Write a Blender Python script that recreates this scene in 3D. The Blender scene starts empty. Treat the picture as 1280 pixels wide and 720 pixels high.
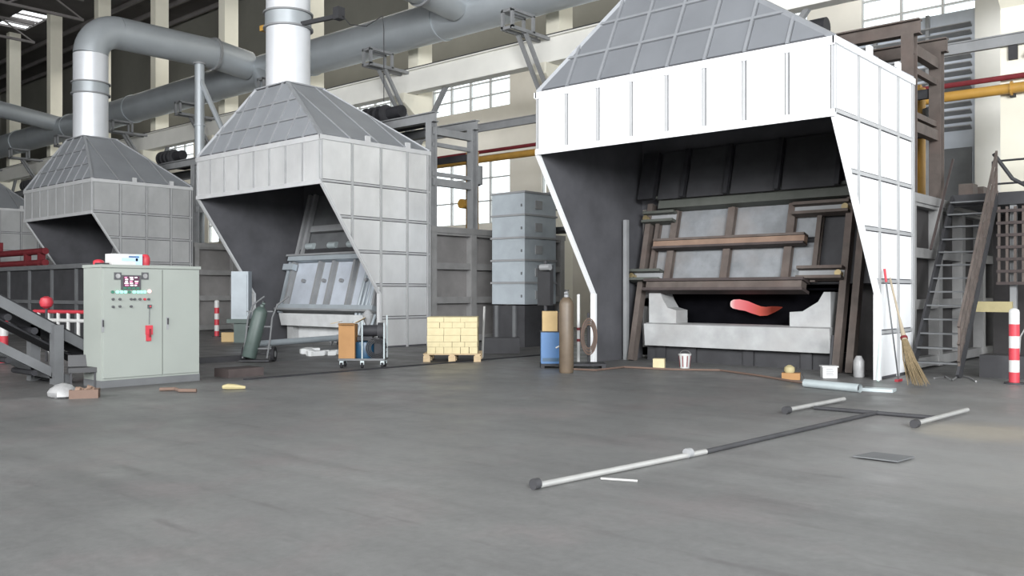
import bpy, bmesh, math, random
from mathutils import Vector, Matrix
random.seed(7)
C = bpy.context.scene.collection
SC = bpy.context.scene
V = Vector
R = math.radians

# ------------------------------------------------------------------ camera
YAW = R(41.4)
EYE = 1.6
FPX = 1120.0
cam = bpy.data.cameras.new('camera')
cam.sensor_width = 36.0
cam.lens = 36.0 * FPX / 1280.0
cam.clip_end = 400
camo = bpy.data.objects.new('camera', cam)
C.objects.link(camo)
camo.location = (0, 0, EYE)
camo.rotation_euler = (R(90), 0, YAW)
SC.camera = camo
HOR = 365.0
cam.shift_y = (HOR - 360.0) / 1280.0

# ------------------------------------------------------------------ world, lights, exposure
w = bpy.data.worlds.new('overcast_sky')
SC.world = w
w.use_nodes = True
wn = w.node_tree.nodes
wn['Background'].inputs[0].default_value = (0.93, 0.97, 1.0, 1)
wn['Background'].inputs[1].default_value = 2.0
SC.view_settings.view_transform = 'Standard'
SC.view_settings.look = 'None'
SC.view_settings.exposure = 0.2
SC.view_settings.gamma = 1.0
SC.view_settings.use_curve_mapping = False


def area(name, loc, target, sx, sy, energy, color=(1, 1, 1)):
    l = bpy.data.lights.new(name, 'AREA')
    l.shape = 'RECTANGLE'
    l.size = sx
    l.size_y = sy
    l.energy = energy
    l.color = color
    o = bpy.data.objects.new(name, l)
    C.objects.link(o)
    o.location = loc
    d = V(target) - V(loc)
    o.rotation_euler = d.to_track_quat('-Z', 'Y').to_euler()
    return o


area('daylight_gate_light', (13.0, -8.0, 8.5), (-7.5, 15.0, 4.5), 10, 8, 12000, (0.96, 0.98, 1.0))
area('front_window_daylight', (-16, -12.5, 9.5), (-20, 15, 4.0), 34, 6, 8200, (0.97, 0.98, 1.0))  # added area light for unseen front daylight, brightens the hood fronts
area('rear_bay_daylight', (-30, 28.5, 17.0), (-30, 28.5, 0), 70, 3, 1700, (1.0, 0.97, 0.9))  # added lamp below the closed roof, brightens columns and lower back wall


# ------------------------------------------------------------------ helpers
def gp(px, py):
    """floor point under pixel of the 1280x720 frame"""
    d = FPX * EYE / (py - HOR)
    xc = (px - 640.0) / FPX * d
    return V((-math.sin(YAW) * d + math.cos(YAW) * xc, math.cos(YAW) * d + math.sin(YAW) * xc, 0))


class MB:
    def __init__(s):
        s.v = []
        s.f = []

    def add(s, vs, fs):
        b = len(s.v)
        s.v += [tuple(x) for x in vs]
        s.f += [tuple(i + b for i in f) for f in fs]
        return s

    def obox(s, c, a, b, d):
        c, a, b, d = V(c), V(a), V(b), V(d)
        vs = [c + a * i + b * j + d * k for k in (-1, 1) for j in (-1, 1) for i in (-1, 1)]
        return s.add(vs, [(0, 2, 3, 1), (4, 5, 7, 6), (0, 1, 5, 4), (2, 6, 7, 3), (0, 4, 6, 2), (1, 3, 7, 5)])

    def box(s, x0, x1, y0, y1, z0, z1):
        return s.obox(((x0 + x1) / 2, (y0 + y1) / 2, (z0 + z1) / 2), ((x1 - x0) / 2, 0, 0), (0, (y1 - y0) / 2, 0), (0, 0, (z1 - z0) / 2))

    def bar(s, p0, p1, wd, h, up=(0, 0, 1)):
        p0, p1 = V(p0), V(p1)
        ax = (p1 - p0)
        n = ax.normalized()
        sd = n.cross(V(up))
        if sd.length < 1e-4:
            sd = n.cross(V((0, 1, 0)))
        sd.normalize()
        u = sd.cross(n)
        return s.obox((p0 + p1) / 2, ax / 2, sd * wd / 2, u * h / 2)

    def ibeam(s, p0, p1, wd, h, up=(0, 0, 1), t=0.03):
        p0, p1 = V(p0), V(p1)
        n = (p1 - p0).normalized()
        sd = n.cross(V(up)).normalized()
        u = sd.cross(n)
        s.bar(p0 + u * (h - t) / 2, p1 + u * (h - t) / 2, wd, t, up)
        s.bar(p0 - u * (h - t) / 2, p1 - u * (h - t) / 2, wd, t, up)
        s.bar(p0, p1, t, h - 2 * t, up)
        return s

    def cyl(s, p0, p1, r0, r1=None, n=16, caps=True):
        p0, p1 = V(p0), V(p1)
        r1 = r0 if r1 is None else r1
        ax = (p1 - p0).normalized()
        a = ax.orthogonal().normalized()
        b = ax.cross(a)
        vs = []
        for p, r in ((p0, r0), (p1, r1)):
            for i in range(n):
                t = 2 * math.pi * i / n
                vs.append(p + (a * math.cos(t) + b * math.sin(t)) * r)
        fs = [(i, (i + 1) % n, n + (i + 1) % n, n + i) for i in range(n)]
        if caps:
            fs += [tuple(range(n - 1, -1, -1)), tuple(range(n, 2 * n))]
        return s.add(vs, fs)

    def tube(s, pts, r, n=10, caps=True):
        pts = [V(p) for p in pts]
        m = len(pts)
        rr = r if isinstance(r, (list, tuple)) else [r] * m
        t0 = (pts[1] - pts[0]).normalized()
        a = t0.orthogonal().normalized()
        vs = []
        for k in range(m):
            t = (pts[min(k + 1, m - 1)] - pts[max(k - 1, 0)]).normalized()
            a = (a - t * a.dot(t)).normalized()
            b = t.cross(a)
            for i in range(n):
                q = 2 * math.pi * i / n
                vs.append(pts[k] + (a * math.cos(q) + b * math.sin(q)) * rr[k])
        fs = []
        for k in range(m - 1):
            for i in range(n):
                fs.append((k * n + i, k * n + (i + 1) % n, (k + 1) * n + (i + 1) % n, (k + 1) * n + i))
        if caps:
            fs += [tuple(range(n - 1, -1, -1)), tuple(range((m - 1) * n, m * n))]
        return s.add(vs, fs)

    def lathe(s, prof, c=(0, 0, 0), n=18):
        c = V(c)
        vs = []
        for r, z in prof:
            for i in range(n):
                q = 2 * math.pi * i / n
                vs.append(c + V((r * math.cos(q), r * math.sin(q), z)))
        m = len(prof)
        fs = []
        for k in range(m - 1):
            for i in range(n):
                fs.append((k * n + i, k * n + (i + 1) % n, (k + 1) * n + (i + 1) % n, (k + 1) * n + i))
        fs += [tuple(range(n - 1, -1, -1)), tuple(range((m - 1) * n, m * n))]
        return s.add(vs, fs)

    def prism(s, poly, off):
        off = V(off)
        n = len(poly)
        vs = [V(p) for p in poly] + [V(p) + off for p in poly]
        fs = [tuple(range(n)), tuple(range(2 * n - 1, n - 1, -1))]
        fs += [(i, n + i, n + (i + 1) % n, (i + 1) % n) for i in range(n)]
        return s.add(vs, fs)

    def mesh(s, name, mat, smooth=False):
        me = bpy.data.meshes.new(name)
        me.from_pydata(s.v, [], s.f)
        bm = bmesh.new()
        bm.from_mesh(me)
        bmesh.ops.recalc_face_normals(bm, faces=bm.faces)
        bm.to_mesh(me)
        bm.free()
        if smooth:
            me.shade_smooth()
            me.set_sharp_from_angle(angle=R(35))
        me.materials.append(mat)
        return me

    def build(s, name, mat, parent=None, smooth=False, loc=None, rz=0):
        o = bpy.data.objects.new(name, s.mesh(name, mat, smooth))
        C.objects.link(o)
        if parent is not None:
            o.parent = parent
        if loc is not None:
            o.location = loc
            o.rotation_euler = (0, 0, rz)
        return o


def tag(o, label, cat, group=None):
    o['label'] = label
    o['category'] = cat
    if group:
        o['group'] = group
    return o


def thing(name, label, cat, loc=(0, 0, 0), rz=0, group=None):
    o = bpy.data.objects.new(name, None)
    C.objects.link(o)
    o.empty_display_size = 0.2
    o.location = loc
    o.rotation_euler = (0, 0, rz)
    return tag(o, label, cat, group)


def struct(o):
    o['kind'] = 'structure'
    return o


def dup(root, loc, label, group=None, rz=None):
    r = root.copy()
    C.objects.link(r)
    r.location = loc
    if rz is not None:
        r.rotation_euler = (0, 0, rz)
    r['label'] = label
    if group:
        r['group'] = group
    for ch in list(root.children):
        c = ch.copy()
        C.objects.link(c)
        c.parent = r
        for g in list(ch.children):
            d = g.copy()
            C.objects.link(d)
            d.parent = c
    return r


# ------------------------------------------------------------------ materials
def mat(name, col, rough=0.6, metal=0.0, var=0.12, scale=3.0, bump=0.0, stretch=(1, 1, 1), stain=None, stain_amt=0.0):
    m = bpy.data.materials.new(name)
    m.use_nodes = True
    nt = m.node_tree
    b = nt.nodes['Principled BSDF']
    b.inputs['Roughness'].default_value = rough
    b.inputs['Metallic'].default_value = metal
    tc = nt.nodes.new('ShaderNodeTexCoord')
    mp = nt.nodes.new('ShaderNodeMapping')
    mp.inputs['Scale'].default_value = stretch
    nt.links.new(tc.outputs['Object'], mp.inputs['Vector'])
    no = nt.nodes.new('ShaderNodeTexNoise')
    no.inputs['Scale'].default_value = scale
    no.inputs['Detail'].default_value = 6
    no.inputs['Roughness'].default_value = 0.6
    nt.links.new(mp.outputs[0], no.inputs['Vector'])
    rp = nt.nodes.new('ShaderNodeValToRGB')
    rp.color_ramp.elements[0].position = 0.3
    rp.color_ramp.elements[1].position = 0.7
    rp.color_ramp.elements[0].color = tuple(max(0, c * (1 - var)) for c in col) + (1,)
    rp.color_ramp.elements[1].color = tuple(min(1, c * (1 + var)) for c in col) + (1,)
    nt.links.new(no.outputs[0], rp.inputs[0])
    out = rp.outputs[0]
    if stain is not None:
        n2 = nt.nodes.new('ShaderNodeTexNoise')
        n2.inputs['Scale'].default_value = scale * 0.45
        n2.inputs['Detail'].default_value = 8
        nt.links.new(mp.outputs[0], n2.inputs['Vector'])
        r2 = nt.nodes.new('ShaderNodeValToRGB')
        r2.color_ramp.elements[0].position = 0.48
        r2.color_ramp.elements[1].position = 0.68
        r2.color_ramp.elements[0].color = (0, 0, 0, 1)
        r2.color_ramp.elements[1].color = (stain_amt,) * 3 + (1,)
        nt.links.new(n2.outputs[0], r2.inputs[0])
        mx = nt.nodes.new('ShaderNodeMix')
        mx.data_type = 'RGBA'
        nt.links.new(r2.outputs[0], mx.inputs[0])
        nt.links.new(out, mx.inputs[6])
        mx.inputs[7].default_value = tuple(stain) + (1,)
        out = mx.outputs[2]
    nt.links.new(out, b.inputs['Base Color'])
    if bump > 0:
        bp = nt.nodes.new('ShaderNodeBump')
        bp.inputs['Strength'].default_value = bump
        bp.inputs['Distance'].default_value = 0.02
        nt.links.new(no.outputs[0], bp.inputs['Height'])
        nt.links.new(bp.outputs[0], b.inputs['Normal'])
    b.inputs['Specular IOR Level'].default_value = 0.5 if rough < 0.55 else 0.25
    return m


def emit(name, col, st):
    m = bpy.data.materials.new(name)
    m.use_nodes = True
    b = m.node_tree.nodes['Principled BSDF']
    b.inputs['Base Color'].default_value = tuple(col) + (1,)
    b.inputs['Emission Color'].default_value = tuple(col) + (1,)
    b.inputs['Emission Strength'].default_value = st
    return m


M = {}
M['hood_white'] = mat('white_sheet_steel', (0.78, 0.79, 0.80), 0.45, 0.0, 0.04, 1.2, 0.05)
M['hood_grey'] = mat('galvanised_sheet', (0.74, 0.745, 0.745), 0.38, 0.5, 0.14, 0.8, 0.05, (1, 1, 0.6))
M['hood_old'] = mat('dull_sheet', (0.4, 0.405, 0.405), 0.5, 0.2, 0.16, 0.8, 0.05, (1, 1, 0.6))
M['roof_grey'] = mat('roof_sheet', (0.29, 0.305, 0.325), 0.5, 0.15, 0.07, 1.0, 0.05)
M['rim_white'] = mat('white_rim_steel', (0.74, 0.75, 0.76), 0.45, 0.0, 0.04, 2.0)
M['rib_white'] = mat('white_rib_steel', (0.36, 0.365, 0.37), 0.45, 0.0, 0.04, 2.0)
M['rib_grey'] = mat('grey_rib_steel', (0.4, 0.405, 0.41), 0.45, 0.2, 0.10, 2.0)
M['rim_grey'] = mat('grey_rim_steel', (0.55, 0.555, 0.56), 0.45, 0.2, 0.08, 2.0)
M['roof_near'] = mat('near_roof_sheet', (0.185, 0.195, 0.21), 0.5, 0.15, 0.07, 1.0, 0.05)  # darker copy of the roof sheet, offsets the strong light on this hood
M['rib_roof_near'] = mat('near_roof_rib', (0.24, 0.25, 0.265), 0.5, 0.1, 0.08, 2.0)  # rib toned down to go with the dimmed roof
M['rib_roof'] = mat('roof_rib_steel', (0.31, 0.32, 0.335), 0.5, 0.1, 0.08, 2.0)
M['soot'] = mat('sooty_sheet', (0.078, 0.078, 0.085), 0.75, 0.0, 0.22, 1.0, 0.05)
M['duct'] = mat('silver_duct', (0.4, 0.43, 0.45), 0.42, 0.35, 0.08, 0.7, 0.03)
M['stack_white'] = mat('pale_stack_sheet', (0.74, 0.76, 0.79), 0.38, 0.3, 0.05, 0.8, 0.03)
M['cream'] = mat('cream_paint', (0.74, 0.71, 0.60), 0.7, 0, 0.05, 0.8)
M['cream_wall'] = mat('cream_wall_paint', (0.78, 0.75, 0.68), 0.8, 0, 0.06, 0.5)
M['girder'] = mat('white_girder_paint', (0.76, 0.75, 0.70), 0.6, 0, 0.05, 0.8)
M['upper_wall'] = mat('olive_grey_cladding', (0.19, 0.187, 0.162), 0.8, 0, 0.1, 0.4)
M['ceil'] = mat('dark_roof_sheet', (0.09, 0.083, 0.08), 0.85, 0, 0.15, 0.5)
M['purlin'] = mat('brown_grey_purlin', (0.2, 0.185, 0.18), 0.8, 0, 0.15, 1.0)
M['steel_grey'] = mat('grey_painted_steel', (0.24, 0.245, 0.25), 0.55, 0.1, 0.12, 2.0, 0.04)
M['steel_mid'] = mat('mid_grey_steel', (0.12, 0.124, 0.128), 0.6, 0.1, 0.15, 1.5, 0.04)
M['steel_dark'] = mat('dark_grey_steel', (0.042, 0.042, 0.045), 0.65, 0.1, 0.2, 2.0, 0.04)
M['pitch'] = mat('burnt_black', (0.004, 0.004, 0.005), 0.9, 0, 0.2, 3.0)  # gloss-free black, stands for the unlit depth of the hearth
M['enclosure'] = mat('pale_enclosure_paint', (0.50, 0.54, 0.60), 0.5, 0.0, 0.1, 1.0)
M['pitch'].node_tree.nodes['Principled BSDF'].inputs['Specular IOR Level'].default_value = 0.0
M['steel_black'] = mat('black_steel', (0.025, 0.025, 0.028), 0.6, 0.0, 0.3, 3.0)
M['steel_pale'] = mat('pale_blue_grey_steel', (0.31, 0.345, 0.37), 0.5, 0.15, 0.12, 1.5, 0.04)
M['rust'] = mat('rusty_brown_steel', (0.1, 0.083, 0.074), 0.7, 0.1, 0.22, 3.0, 0.08, stain=(0.10, 0.07, 0.06), stain_amt=0.5)
M['rust_light'] = mat('light_rust_beam', (0.2, 0.135, 0.1), 0.65, 0.05, 0.15, 3.0, 0.05)
M['rust_dark'] = mat('dark_rusty_steel', (0.06, 0.048, 0.046), 0.7, 0.1, 0.22, 3.0, 0.08)
M['green_grey'] = mat('green_grey_steel', (0.085, 0.09, 0.08), 0.6, 0.1, 0.15, 3.0)
M['door_plate'] = mat('heat_worn_plate', (0.19, 0.2, 0.21), 0.5, 0.25, 0.25, 2.2, 0.05, stain=(0.22, 0.20, 0.19), stain_amt=0.5)  # worn plate, base also darkened to carry the shade under the hood
M['door_pale'] = mat('pale_door_plate', (0.52, 0.56, 0.62), 0.42, 0.3, 0.14, 1.5, 0.03)
M['refract'] = mat('refractory_concrete', (0.34, 0.345, 0.345), 0.85, 0, 0.15, 2.5, 0.15, stain=(0.30, 0.29, 0.28), stain_amt=0.5)
M['refract_white'] = mat('white_refractory', (0.52, 0.53, 0.53), 0.85, 0, 0.12, 2.5, 0.15)
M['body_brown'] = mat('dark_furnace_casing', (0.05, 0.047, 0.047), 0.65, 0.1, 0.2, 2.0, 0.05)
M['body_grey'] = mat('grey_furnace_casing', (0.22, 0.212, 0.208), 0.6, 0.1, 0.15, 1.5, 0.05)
M['body_rib'] = mat('grey_casing_rib', (0.24, 0.238, 0.235), 0.55, 0.1, 0.14, 2.0, 0.05)
M['cabinet'] = mat('grey_green_cabinet_paint', (0.25, 0.27, 0.247), 0.45, 0, 0.03, 1.5)
M['cabinet_side'] = M['cabinet']
M['black'] = mat('black_plastic', (0.02, 0.02, 0.022), 0.5, 0, 0.2, 5.0)
M['red'] = mat('red_paint', (0.42, 0.03, 0.045), 0.5, 0, 0.1, 4.0)
M['dark_red'] = mat('dark_red_paint', (0.15, 0.02, 0.025), 0.6, 0, 0.2, 4.0)
M['white'] = mat('white_paint', (0.47, 0.47, 0.46), 0.5, 0, 0.04, 3.0)
M['blue'] = mat('blue_machine_paint', (0.035, 0.11, 0.25), 0.45, 0, 0.08, 3.0)
M['blue_dark'] = mat('dark_blue_drum', (0.01, 0.05, 0.1), 0.4, 0, 0.15, 3.0)
M['card'] = mat('brown_cardboard', (0.29, 0.16, 0.07), 0.85, 0, 0.08, 3.0)
M['card_pale'] = mat('pale_cardboard', (0.4, 0.29, 0.15), 0.85, 0, 0.08, 3.0)
M['card_dark'] = mat('dull_cardboard', (0.14, 0.095, 0.075), 0.85, 0, 0.08, 3.0)
M['firebrick'] = mat('cream_firebrick', (0.5, 0.435, 0.27), 0.9, 0, 0.08, 6.0, 0.1)
M['wood'] = mat('pallet_wood', (0.42, 0.32, 0.2), 0.85, 0, 0.18, 4.0, 0.1, (1, 6, 6))
M['gas_olive'] = mat('olive_brown_cylinder_paint', (0.1, 0.074, 0.05), 0.5, 0, 0.2, 4.0)
M['gas_green'] = mat('grey_green_cylinder_paint', (0.055, 0.078, 0.07), 0.5, 0, 0.15, 4.0)
M['brass'] = mat('brass', (0.45, 0.36, 0.2), 0.35, 0.8, 0.1, 5.0)
M['yellow'] = mat('yellow_gas_pipe_paint', (0.45, 0.25, 0.05), 0.5, 0, 0.1, 3.0)
M['yellow_pale'] = mat('pale_yellow_paint', (0.36, 0.31, 0.17), 0.6, 0, 0.15, 3.0)
M['galv'] = mat('bright_galvanised_tube', (0.4, 0.45, 0.46), 0.35, 0.25, 0.08, 2.0)
M['pipe_bright'] = mat('bright_steel_pipe', (0.33, 0.33, 0.32), 0.4, 0.3, 0.1, 3.0)
M['rubber'] = mat('black_rubber', (0.018, 0.018, 0.02), 0.8, 0, 0.2, 5.0)
M['bamboo'] = mat('bamboo_straw', (0.19, 0.145, 0.085), 0.85, 0, 0.25, 8.0, 0.1, (4, 4, 1))
M['straw_pale'] = mat('pale_broom_handle', (0.33, 0.285, 0.215), 0.7, 0, 0.1, 4.0)
M['mint'] = mat('mint_green_paint', (0.50, 0.70, 0.62), 0.5, 0, 0.05, 4.0)
M['plastic_bag'] = mat('greyish_white_plastic', (0.26, 0.26, 0.26), 0.4, 0, 0.2, 9.0, 0.3)
M['wire_grey'] = mat('grey_wire', (0.22, 0.22, 0.22), 0.5, 0.3, 0.1, 4.0)
M['panel_dark'] = mat('dark_device_plastic', (0.06, 0.06, 0.065), 0.4, 0, 0.1, 6.0)
M['lightblue'] = mat('printed_light_blue', (0.35, 0.50, 0.70), 0.6, 0, 0.05, 4.0)
M['green_led'] = emit('green_indicator', (0.25, 1.0, 0.62), 0.7)
M['pink_led'] = emit('pink_indicator', (1.0, 0.6, 0.6), 0.9)
M['screen_white'] = emit('screen_white_text', (0.95, 0.85, 0.9), 0.6)
M['screen_red'] = emit('screen_red_text', (0.9, 0.25, 0.4), 0.5)
M['screen_bg'] = emit('screen_background', (0.06, 0.02, 0.04), 0.2)
M['green_dark'] = mat('dark_green_keypad', (0.03, 0.14, 0.09), 0.5, 0, 0.2, 6.0)


def glass():
    m = bpy.data.materials.new('window_glass')
    m.use_nodes = True
    nt = m.node_tree
    nt.nodes.remove(nt.nodes['Principled BSDF'])
    tr = nt.nodes.new('ShaderNodeBsdfTransparent')
    tr.inputs[0].default_value = (0.95, 0.97, 0.97, 1)
    gl = nt.nodes.new('ShaderNodeBsdfGlossy')
    gl.inputs['Roughness'].default_value = 0.05
    mx = nt.nodes.new('ShaderNodeMixShader')
    mx.inputs[0].default_value = 0.06
    nt.links.new(tr.outputs[0], mx.inputs[1])
    nt.links.new(gl.outputs[0], mx.inputs[2])
    nt.links.new(mx.outputs[0], nt.nodes['Material Output'].inputs[0])
    return m


M['glass'] = glass()


def flame_mat():
    m = bpy.data.materials.new('flame_glow')
    m.use_nodes = True
    nt = m.node_tree
    nt.nodes.remove(nt.nodes['Principled BSDF'])
    tc = nt.nodes.new('ShaderNodeTexCoord')
    sp = nt.nodes.new('ShaderNodeSeparateXYZ')
    nt.links.new(tc.outputs['Object'], sp.inputs[0])
    rp = nt.nodes.new('ShaderNodeValToRGB')
    e = rp.color_ramp.elements
    e[0].position = 0.0
    e[0].color = (1.0, 0.80, 0.78, 1)
    e[1].position = 1.0
    e[1].color = (0.16, 0.03, 0.02, 1)
    x = e.new(0.14)
    x.color = (0.93, 0.30, 0.32, 1)
    x = e.new(0.5)
    x.color = (0.78, 0.16, 0.17, 1)
    x = e.new(0.75)
    x.color = (0.60, 0.12, 0.09, 1)
    nt.links.new(sp.outputs[0], rp.inputs[0])
    em = nt.nodes.new('ShaderNodeEmission')
    em.inputs[1].default_value = 0.85
    nt.links.new(rp.outputs[0], em.inputs[0])
    nt.links.new(em.outputs[0], nt.nodes['Material Output'].inputs[0])
    return m


M['flame'] = flame_mat()


def floor_mat():
    m = bpy.data.materials.new('worn_concrete')
    m.use_nodes = True
    nt = m.node_tree
    N, L = nt.nodes.new, nt.links.new
    b = nt.nodes['Principled BSDF']
    geo = N('ShaderNodeNewGeometry')

    def noise(scale, detail=6, rot=0.0, st=(1, 1, 1), rough=0.6):
        mp = N('ShaderNodeMapping')
        mp.inputs['Rotation'].default_value = (0, 0, rot)
        mp.inputs['Scale'].default_value = st
        L(geo.outputs['Position'], mp.inputs[0])
        n = N('ShaderNodeTexNoise')
        n.inputs['Scale'].default_value = scale
        n.inputs['Detail'].default_value = detail
        n.inputs['Roughness'].default_value = rough
        L(mp.outputs[0], n.inputs[0])
        return n.outputs[0]

    def ramp(src, stops):
        r = N('ShaderNodeValToRGB')
        e = r.color_ramp.elements
        e[0].position, e[0].color = stops[0][0], stops[0][1]
        e[1].position, e[1].color = stops[-1][0], stops[-1][1]
        for p, c in stops[1:-1]:
            x = e.new(p)
            x.color = c
        L(src, r.inputs[0])
        return r.outputs[0]

    def mix(f, a, c, mode='MIX'):
        x = N('ShaderNodeMix')
        x.data_type = 'RGBA'
        x.blend_type = mode
        if isinstance(f, float):
            x.inputs[0].default_value = f
        else:
            L(f, x.inputs[0])
        L(a, x.inputs[6])
        if isinstance(c, tuple):
            x.inputs[7].default_value = c
        else:
            L(c, x.inputs[7])
        return x.outputs[2]

    g = lambda v: (v, v, v, 1)
    base = ramp(noise(0.35), [(0.3, (0.098, 0.099, 0.098, 1)), (0.5, (0.122, 0.123, 0.121, 1)), (0.7, (0.148, 0.149, 0.146, 1))])
    pink = ramp(noise(0.8, 5, 0.4), [(0.5, g(0)), (0.68, g(0.5))])
    base = mix(pink, base, (0.142, 0.124, 0.124, 1))
    streak = ramp(noise(0.9, 7, -0.72, (0.35, 3.0, 1)), [(0.30, g(0.84)), (0.5, g(0.98)), (0.72, g(1.06))])
    base = mix(1.0, base, streak, 'MULTIPLY')
    fine = ramp(noise(14, 6), [(0.3, g(0.9)), (0.7, g(1.08))])
    base = mix(1.0, base, fine, 'MULTIPLY')
    scuff = ramp(noise(2.2, 8, 0.5, (0.3, 2.2, 1)), [(0.58, g(0)), (0.68, g(0.6))])
    base = mix(scuff, base, (0.08, 0.077, 0.077, 1))
    # dusty pale slab towards the right, and the dirtier strip left of the trench edge
    sp = N('ShaderNodeSeparateXYZ')
    L(geo.outputs['Position'], sp.inputs[0])

    def math_(op, a, c):
        x = N('ShaderNodeMath')
        x.operation = op
        x.use_clamp = False
        for i, q in enumerate((a, c)):
            if isinstance(q, (int, float)):
                x.inputs[i].default_value = q
            else:
                L(q, x.inputs[i])
        return x.outputs[0]

    def smooth(v, a, c):
        x = N('ShaderNodeMapRange')
        x.interpolation_type = 'SMOOTHSTEP'
        x.inputs['From Min'].default_value = a
        x.inputs['From Max'].default_value = c
        L(v, x.inputs['Value'])
        return x.outputs[0]
    nz = noise(0.9, 5)
    xr = math_('ADD', sp.outputs[0], math_('MULTIPLY', math_('SUBTRACT', nz, 0.5), 2.4))
    yr = math_('ADD', sp.outputs[1], math_('MULTIPLY', math_('SUBTRACT', nz, 0.5), 1.5))
    slab = math_('MULTIPLY', smooth(xr, -6.0, -2.0), smooth(yr, 6.6, 9.0))
    base = mix(math_('MULTIPLY', slab, 0.55), base, (0.24, 0.24, 0.236, 1))
    # a tan spill near the right
    c = gp(1232, 540)
    dx = math_('SUBTRACT', xr, c.x)
    dy = math_('SUBTRACT', yr, c.y)
    dd = math_('SQRT', math_('ADD', math_('MULTIPLY', dx, dx), math_('MULTIPLY', dy, dy)), 0)
    tan = smooth(dd, 1.1, 0.2)
    base = mix(math_('MULTIPLY', tan, 0.55), base, (0.30, 0.265, 0.205, 1))
    dirt = smooth(sp.outputs[0], -14.35, -14.5)
    base = mix(math_('MULTIPLY', dirt, 0.55), base, (0.062, 0.059, 0.058, 1))
    L(base, b.inputs['Base Color'])
    rg = ramp(noise(1.2, 6), [(0.3, g(0.34)), (0.7, g(0.62))])
    L(rg, b.inputs['Roughness'])
    bp = N('ShaderNodeBump')
    bp.inputs['Strength'].default_value = 0.15
    bp.inputs['Distance'].default_value = 0.01
    L(noise(20, 6), bp.inputs['Height'])
    L(bp.outputs[0], b.inputs['Normal'])
    return m


# ------------------------------------------------------------------ panel surfaces
def clip(poly, a, b):
    """keep the part of 2-D poly left of the line a->b"""
    out = []
    n = len(poly)
    ex, ey = b[0] - a[0], b[1] - a[1]
    side = lambda p: ex * (p[1] - a[1]) - ey * (p[0] - a[0])
    for i in range(n):
        p, q = poly[i], poly[(i + 1) % n]
        sp, sq = side(p), side(q)
        if sp >= 0:
            out.append(p)
        if (sp > 0 and sq < 0) or (sp < 0 and sq > 0):
            t = sp / (sp - sq)
            out.append((p[0] + (q[0] - p[0]) * t, p[1] + (q[1] - p[1]) * t))
    return out


def clip_rect(poly, u0, u1, v0, v1):
    p = poly
    for a, b in (((u0, v0), (u1, v0)), ((u1, v0), (u1, v1)), ((u1, v1), (u0, v1)), ((u0, v1), (u0, v0))):
        if len(p) < 3:
            return []
        p = clip(p, a, b)
    q = []
    for pt in p:
        if not q or abs(pt[0] - q[-1][0]) + abs(pt[1] - q[-1][1]) > 1e-5:
            q.append(pt)
    if len(q) > 1 and abs(q[0][0] - q[-1][0]) + abs(q[0][1] - q[-1][1]) < 1e-5:
        q.pop()
    return q


def parea(p):
    return abs(sum(p[i][0] * p[(i + 1) % len(p)][1] - p[(i + 1) % len(p)][0] * p[i][1] for i in range(len(p)))) / 2


def panel_face(o, u, v, n, poly, us, vs, mp, mr, parent, gap=0.034, th=0.02, rw=0.05, rth=0.045, pname='panel', rname='rib',
               ribs_u=None, ribs_v=None, rwv=None):
    o, u, v, n = V(o), V(u).normalized(), V(v).normalized(), V(n).normalized()
    at = lambda p: o + u * p[0] + v * p[1]
    for i in range(len(us) - 1):
        for j in range(len(vs) - 1):
            c = clip_rect(poly, us[i] + gap, us[i + 1] - gap, vs[j] + gap, vs[j + 1] - gap)
            if len(c) >= 3 and parea(c) > 0.01:
                MB().prism([at(p) for p in c], n * th).build(pname, mp, parent)
    for q in (us if ribs_u is None else ribs_u):
        c = clip_rect(poly, q - rw / 2, q + rw / 2, -1e3, 1e3)
        if len(c) >= 3 and parea(c) > 0.002:
            MB().prism([at(p) for p in c], n * rth).build(rname, mr, parent)
    rwv = rw if rwv is None else rwv
    for q in (vs if ribs_v is None else ribs_v):
        c = clip_rect(poly, -1e3, 1e3, q - rwv / 2, q + rwv / 2)
        if len(c) >= 3 and parea(c) > 0.002:
            MB().prism([at(p) for p in c], n * rth * 0.9).build(rname, mr, parent)


def lin(a, b, n):
    return [a + (b - a) * i / n for i in range(n + 1)]


# ------------------------------------------------------------------ setting
fm = floor_mat()
struct(MB().box(-95, 12, -14, 34, -0.3, 0).build('floor', fm))
edge = MB()
edge.bar((-14.42, 9.0, 0.012), (-14.42, 17.5, 0.012), 0.09, 0.024)
struct(edge.build('trim_1', M['steel_black']))

H = 21.0
roof = MB()
roof.box(-95, 10, -14, 24.0, H, H + 0.15)
roof.box(-95, 10, 26.0, 34, H, H + 0.15)
roof.box(-95, -71, 24.0, 26.0, H, H + 0.15)
roof.box(-66, 10, 24.0, 26.0, H, H + 0.15)
struct(roof.build('ceiling', M['ceil']))
pm = None
for i, y in enumerate(lin(6, 32, 13)):
    if 23.9 < y < 26.1:
        continue
    o = MB().ibeam((-95, y, H - 0.16), (10, y, H - 0.16), 0.16, 0.3).build('purlin', M['purlin'])
    o.parent = bpy.data.objects['ceiling']
for x in lin(-91.5, 4.5, 12):
    t = MB()
    for z in (H - 0.4, H - 1.7):
        t.bar((x, 2, z), (x, 25.3, z), 0.16, 0.16)
    ys = lin(2, 25.3, 10)
    for i in range(10):
        za, zb = (H - 0.4, H - 1.7) if i % 2 else (H - 1.7, H - 0.4)
        t.bar((x, ys[i], za), (x, ys[i + 1], zb), 0.09, 0.09)
    o = t.build('roof_truss', M['purlin'])
    o.parent = bpy.data.objects['ceiling']
for x in lin(-71, -66, 4):
    o = MB().bar((x, 24.0, H + 0.05), (x, 26.0, H + 0.05), 0.12, 0.12).build('skylight_bar', M['purlin'])
    o.parent = bpy.data.objects['ceiling']

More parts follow.
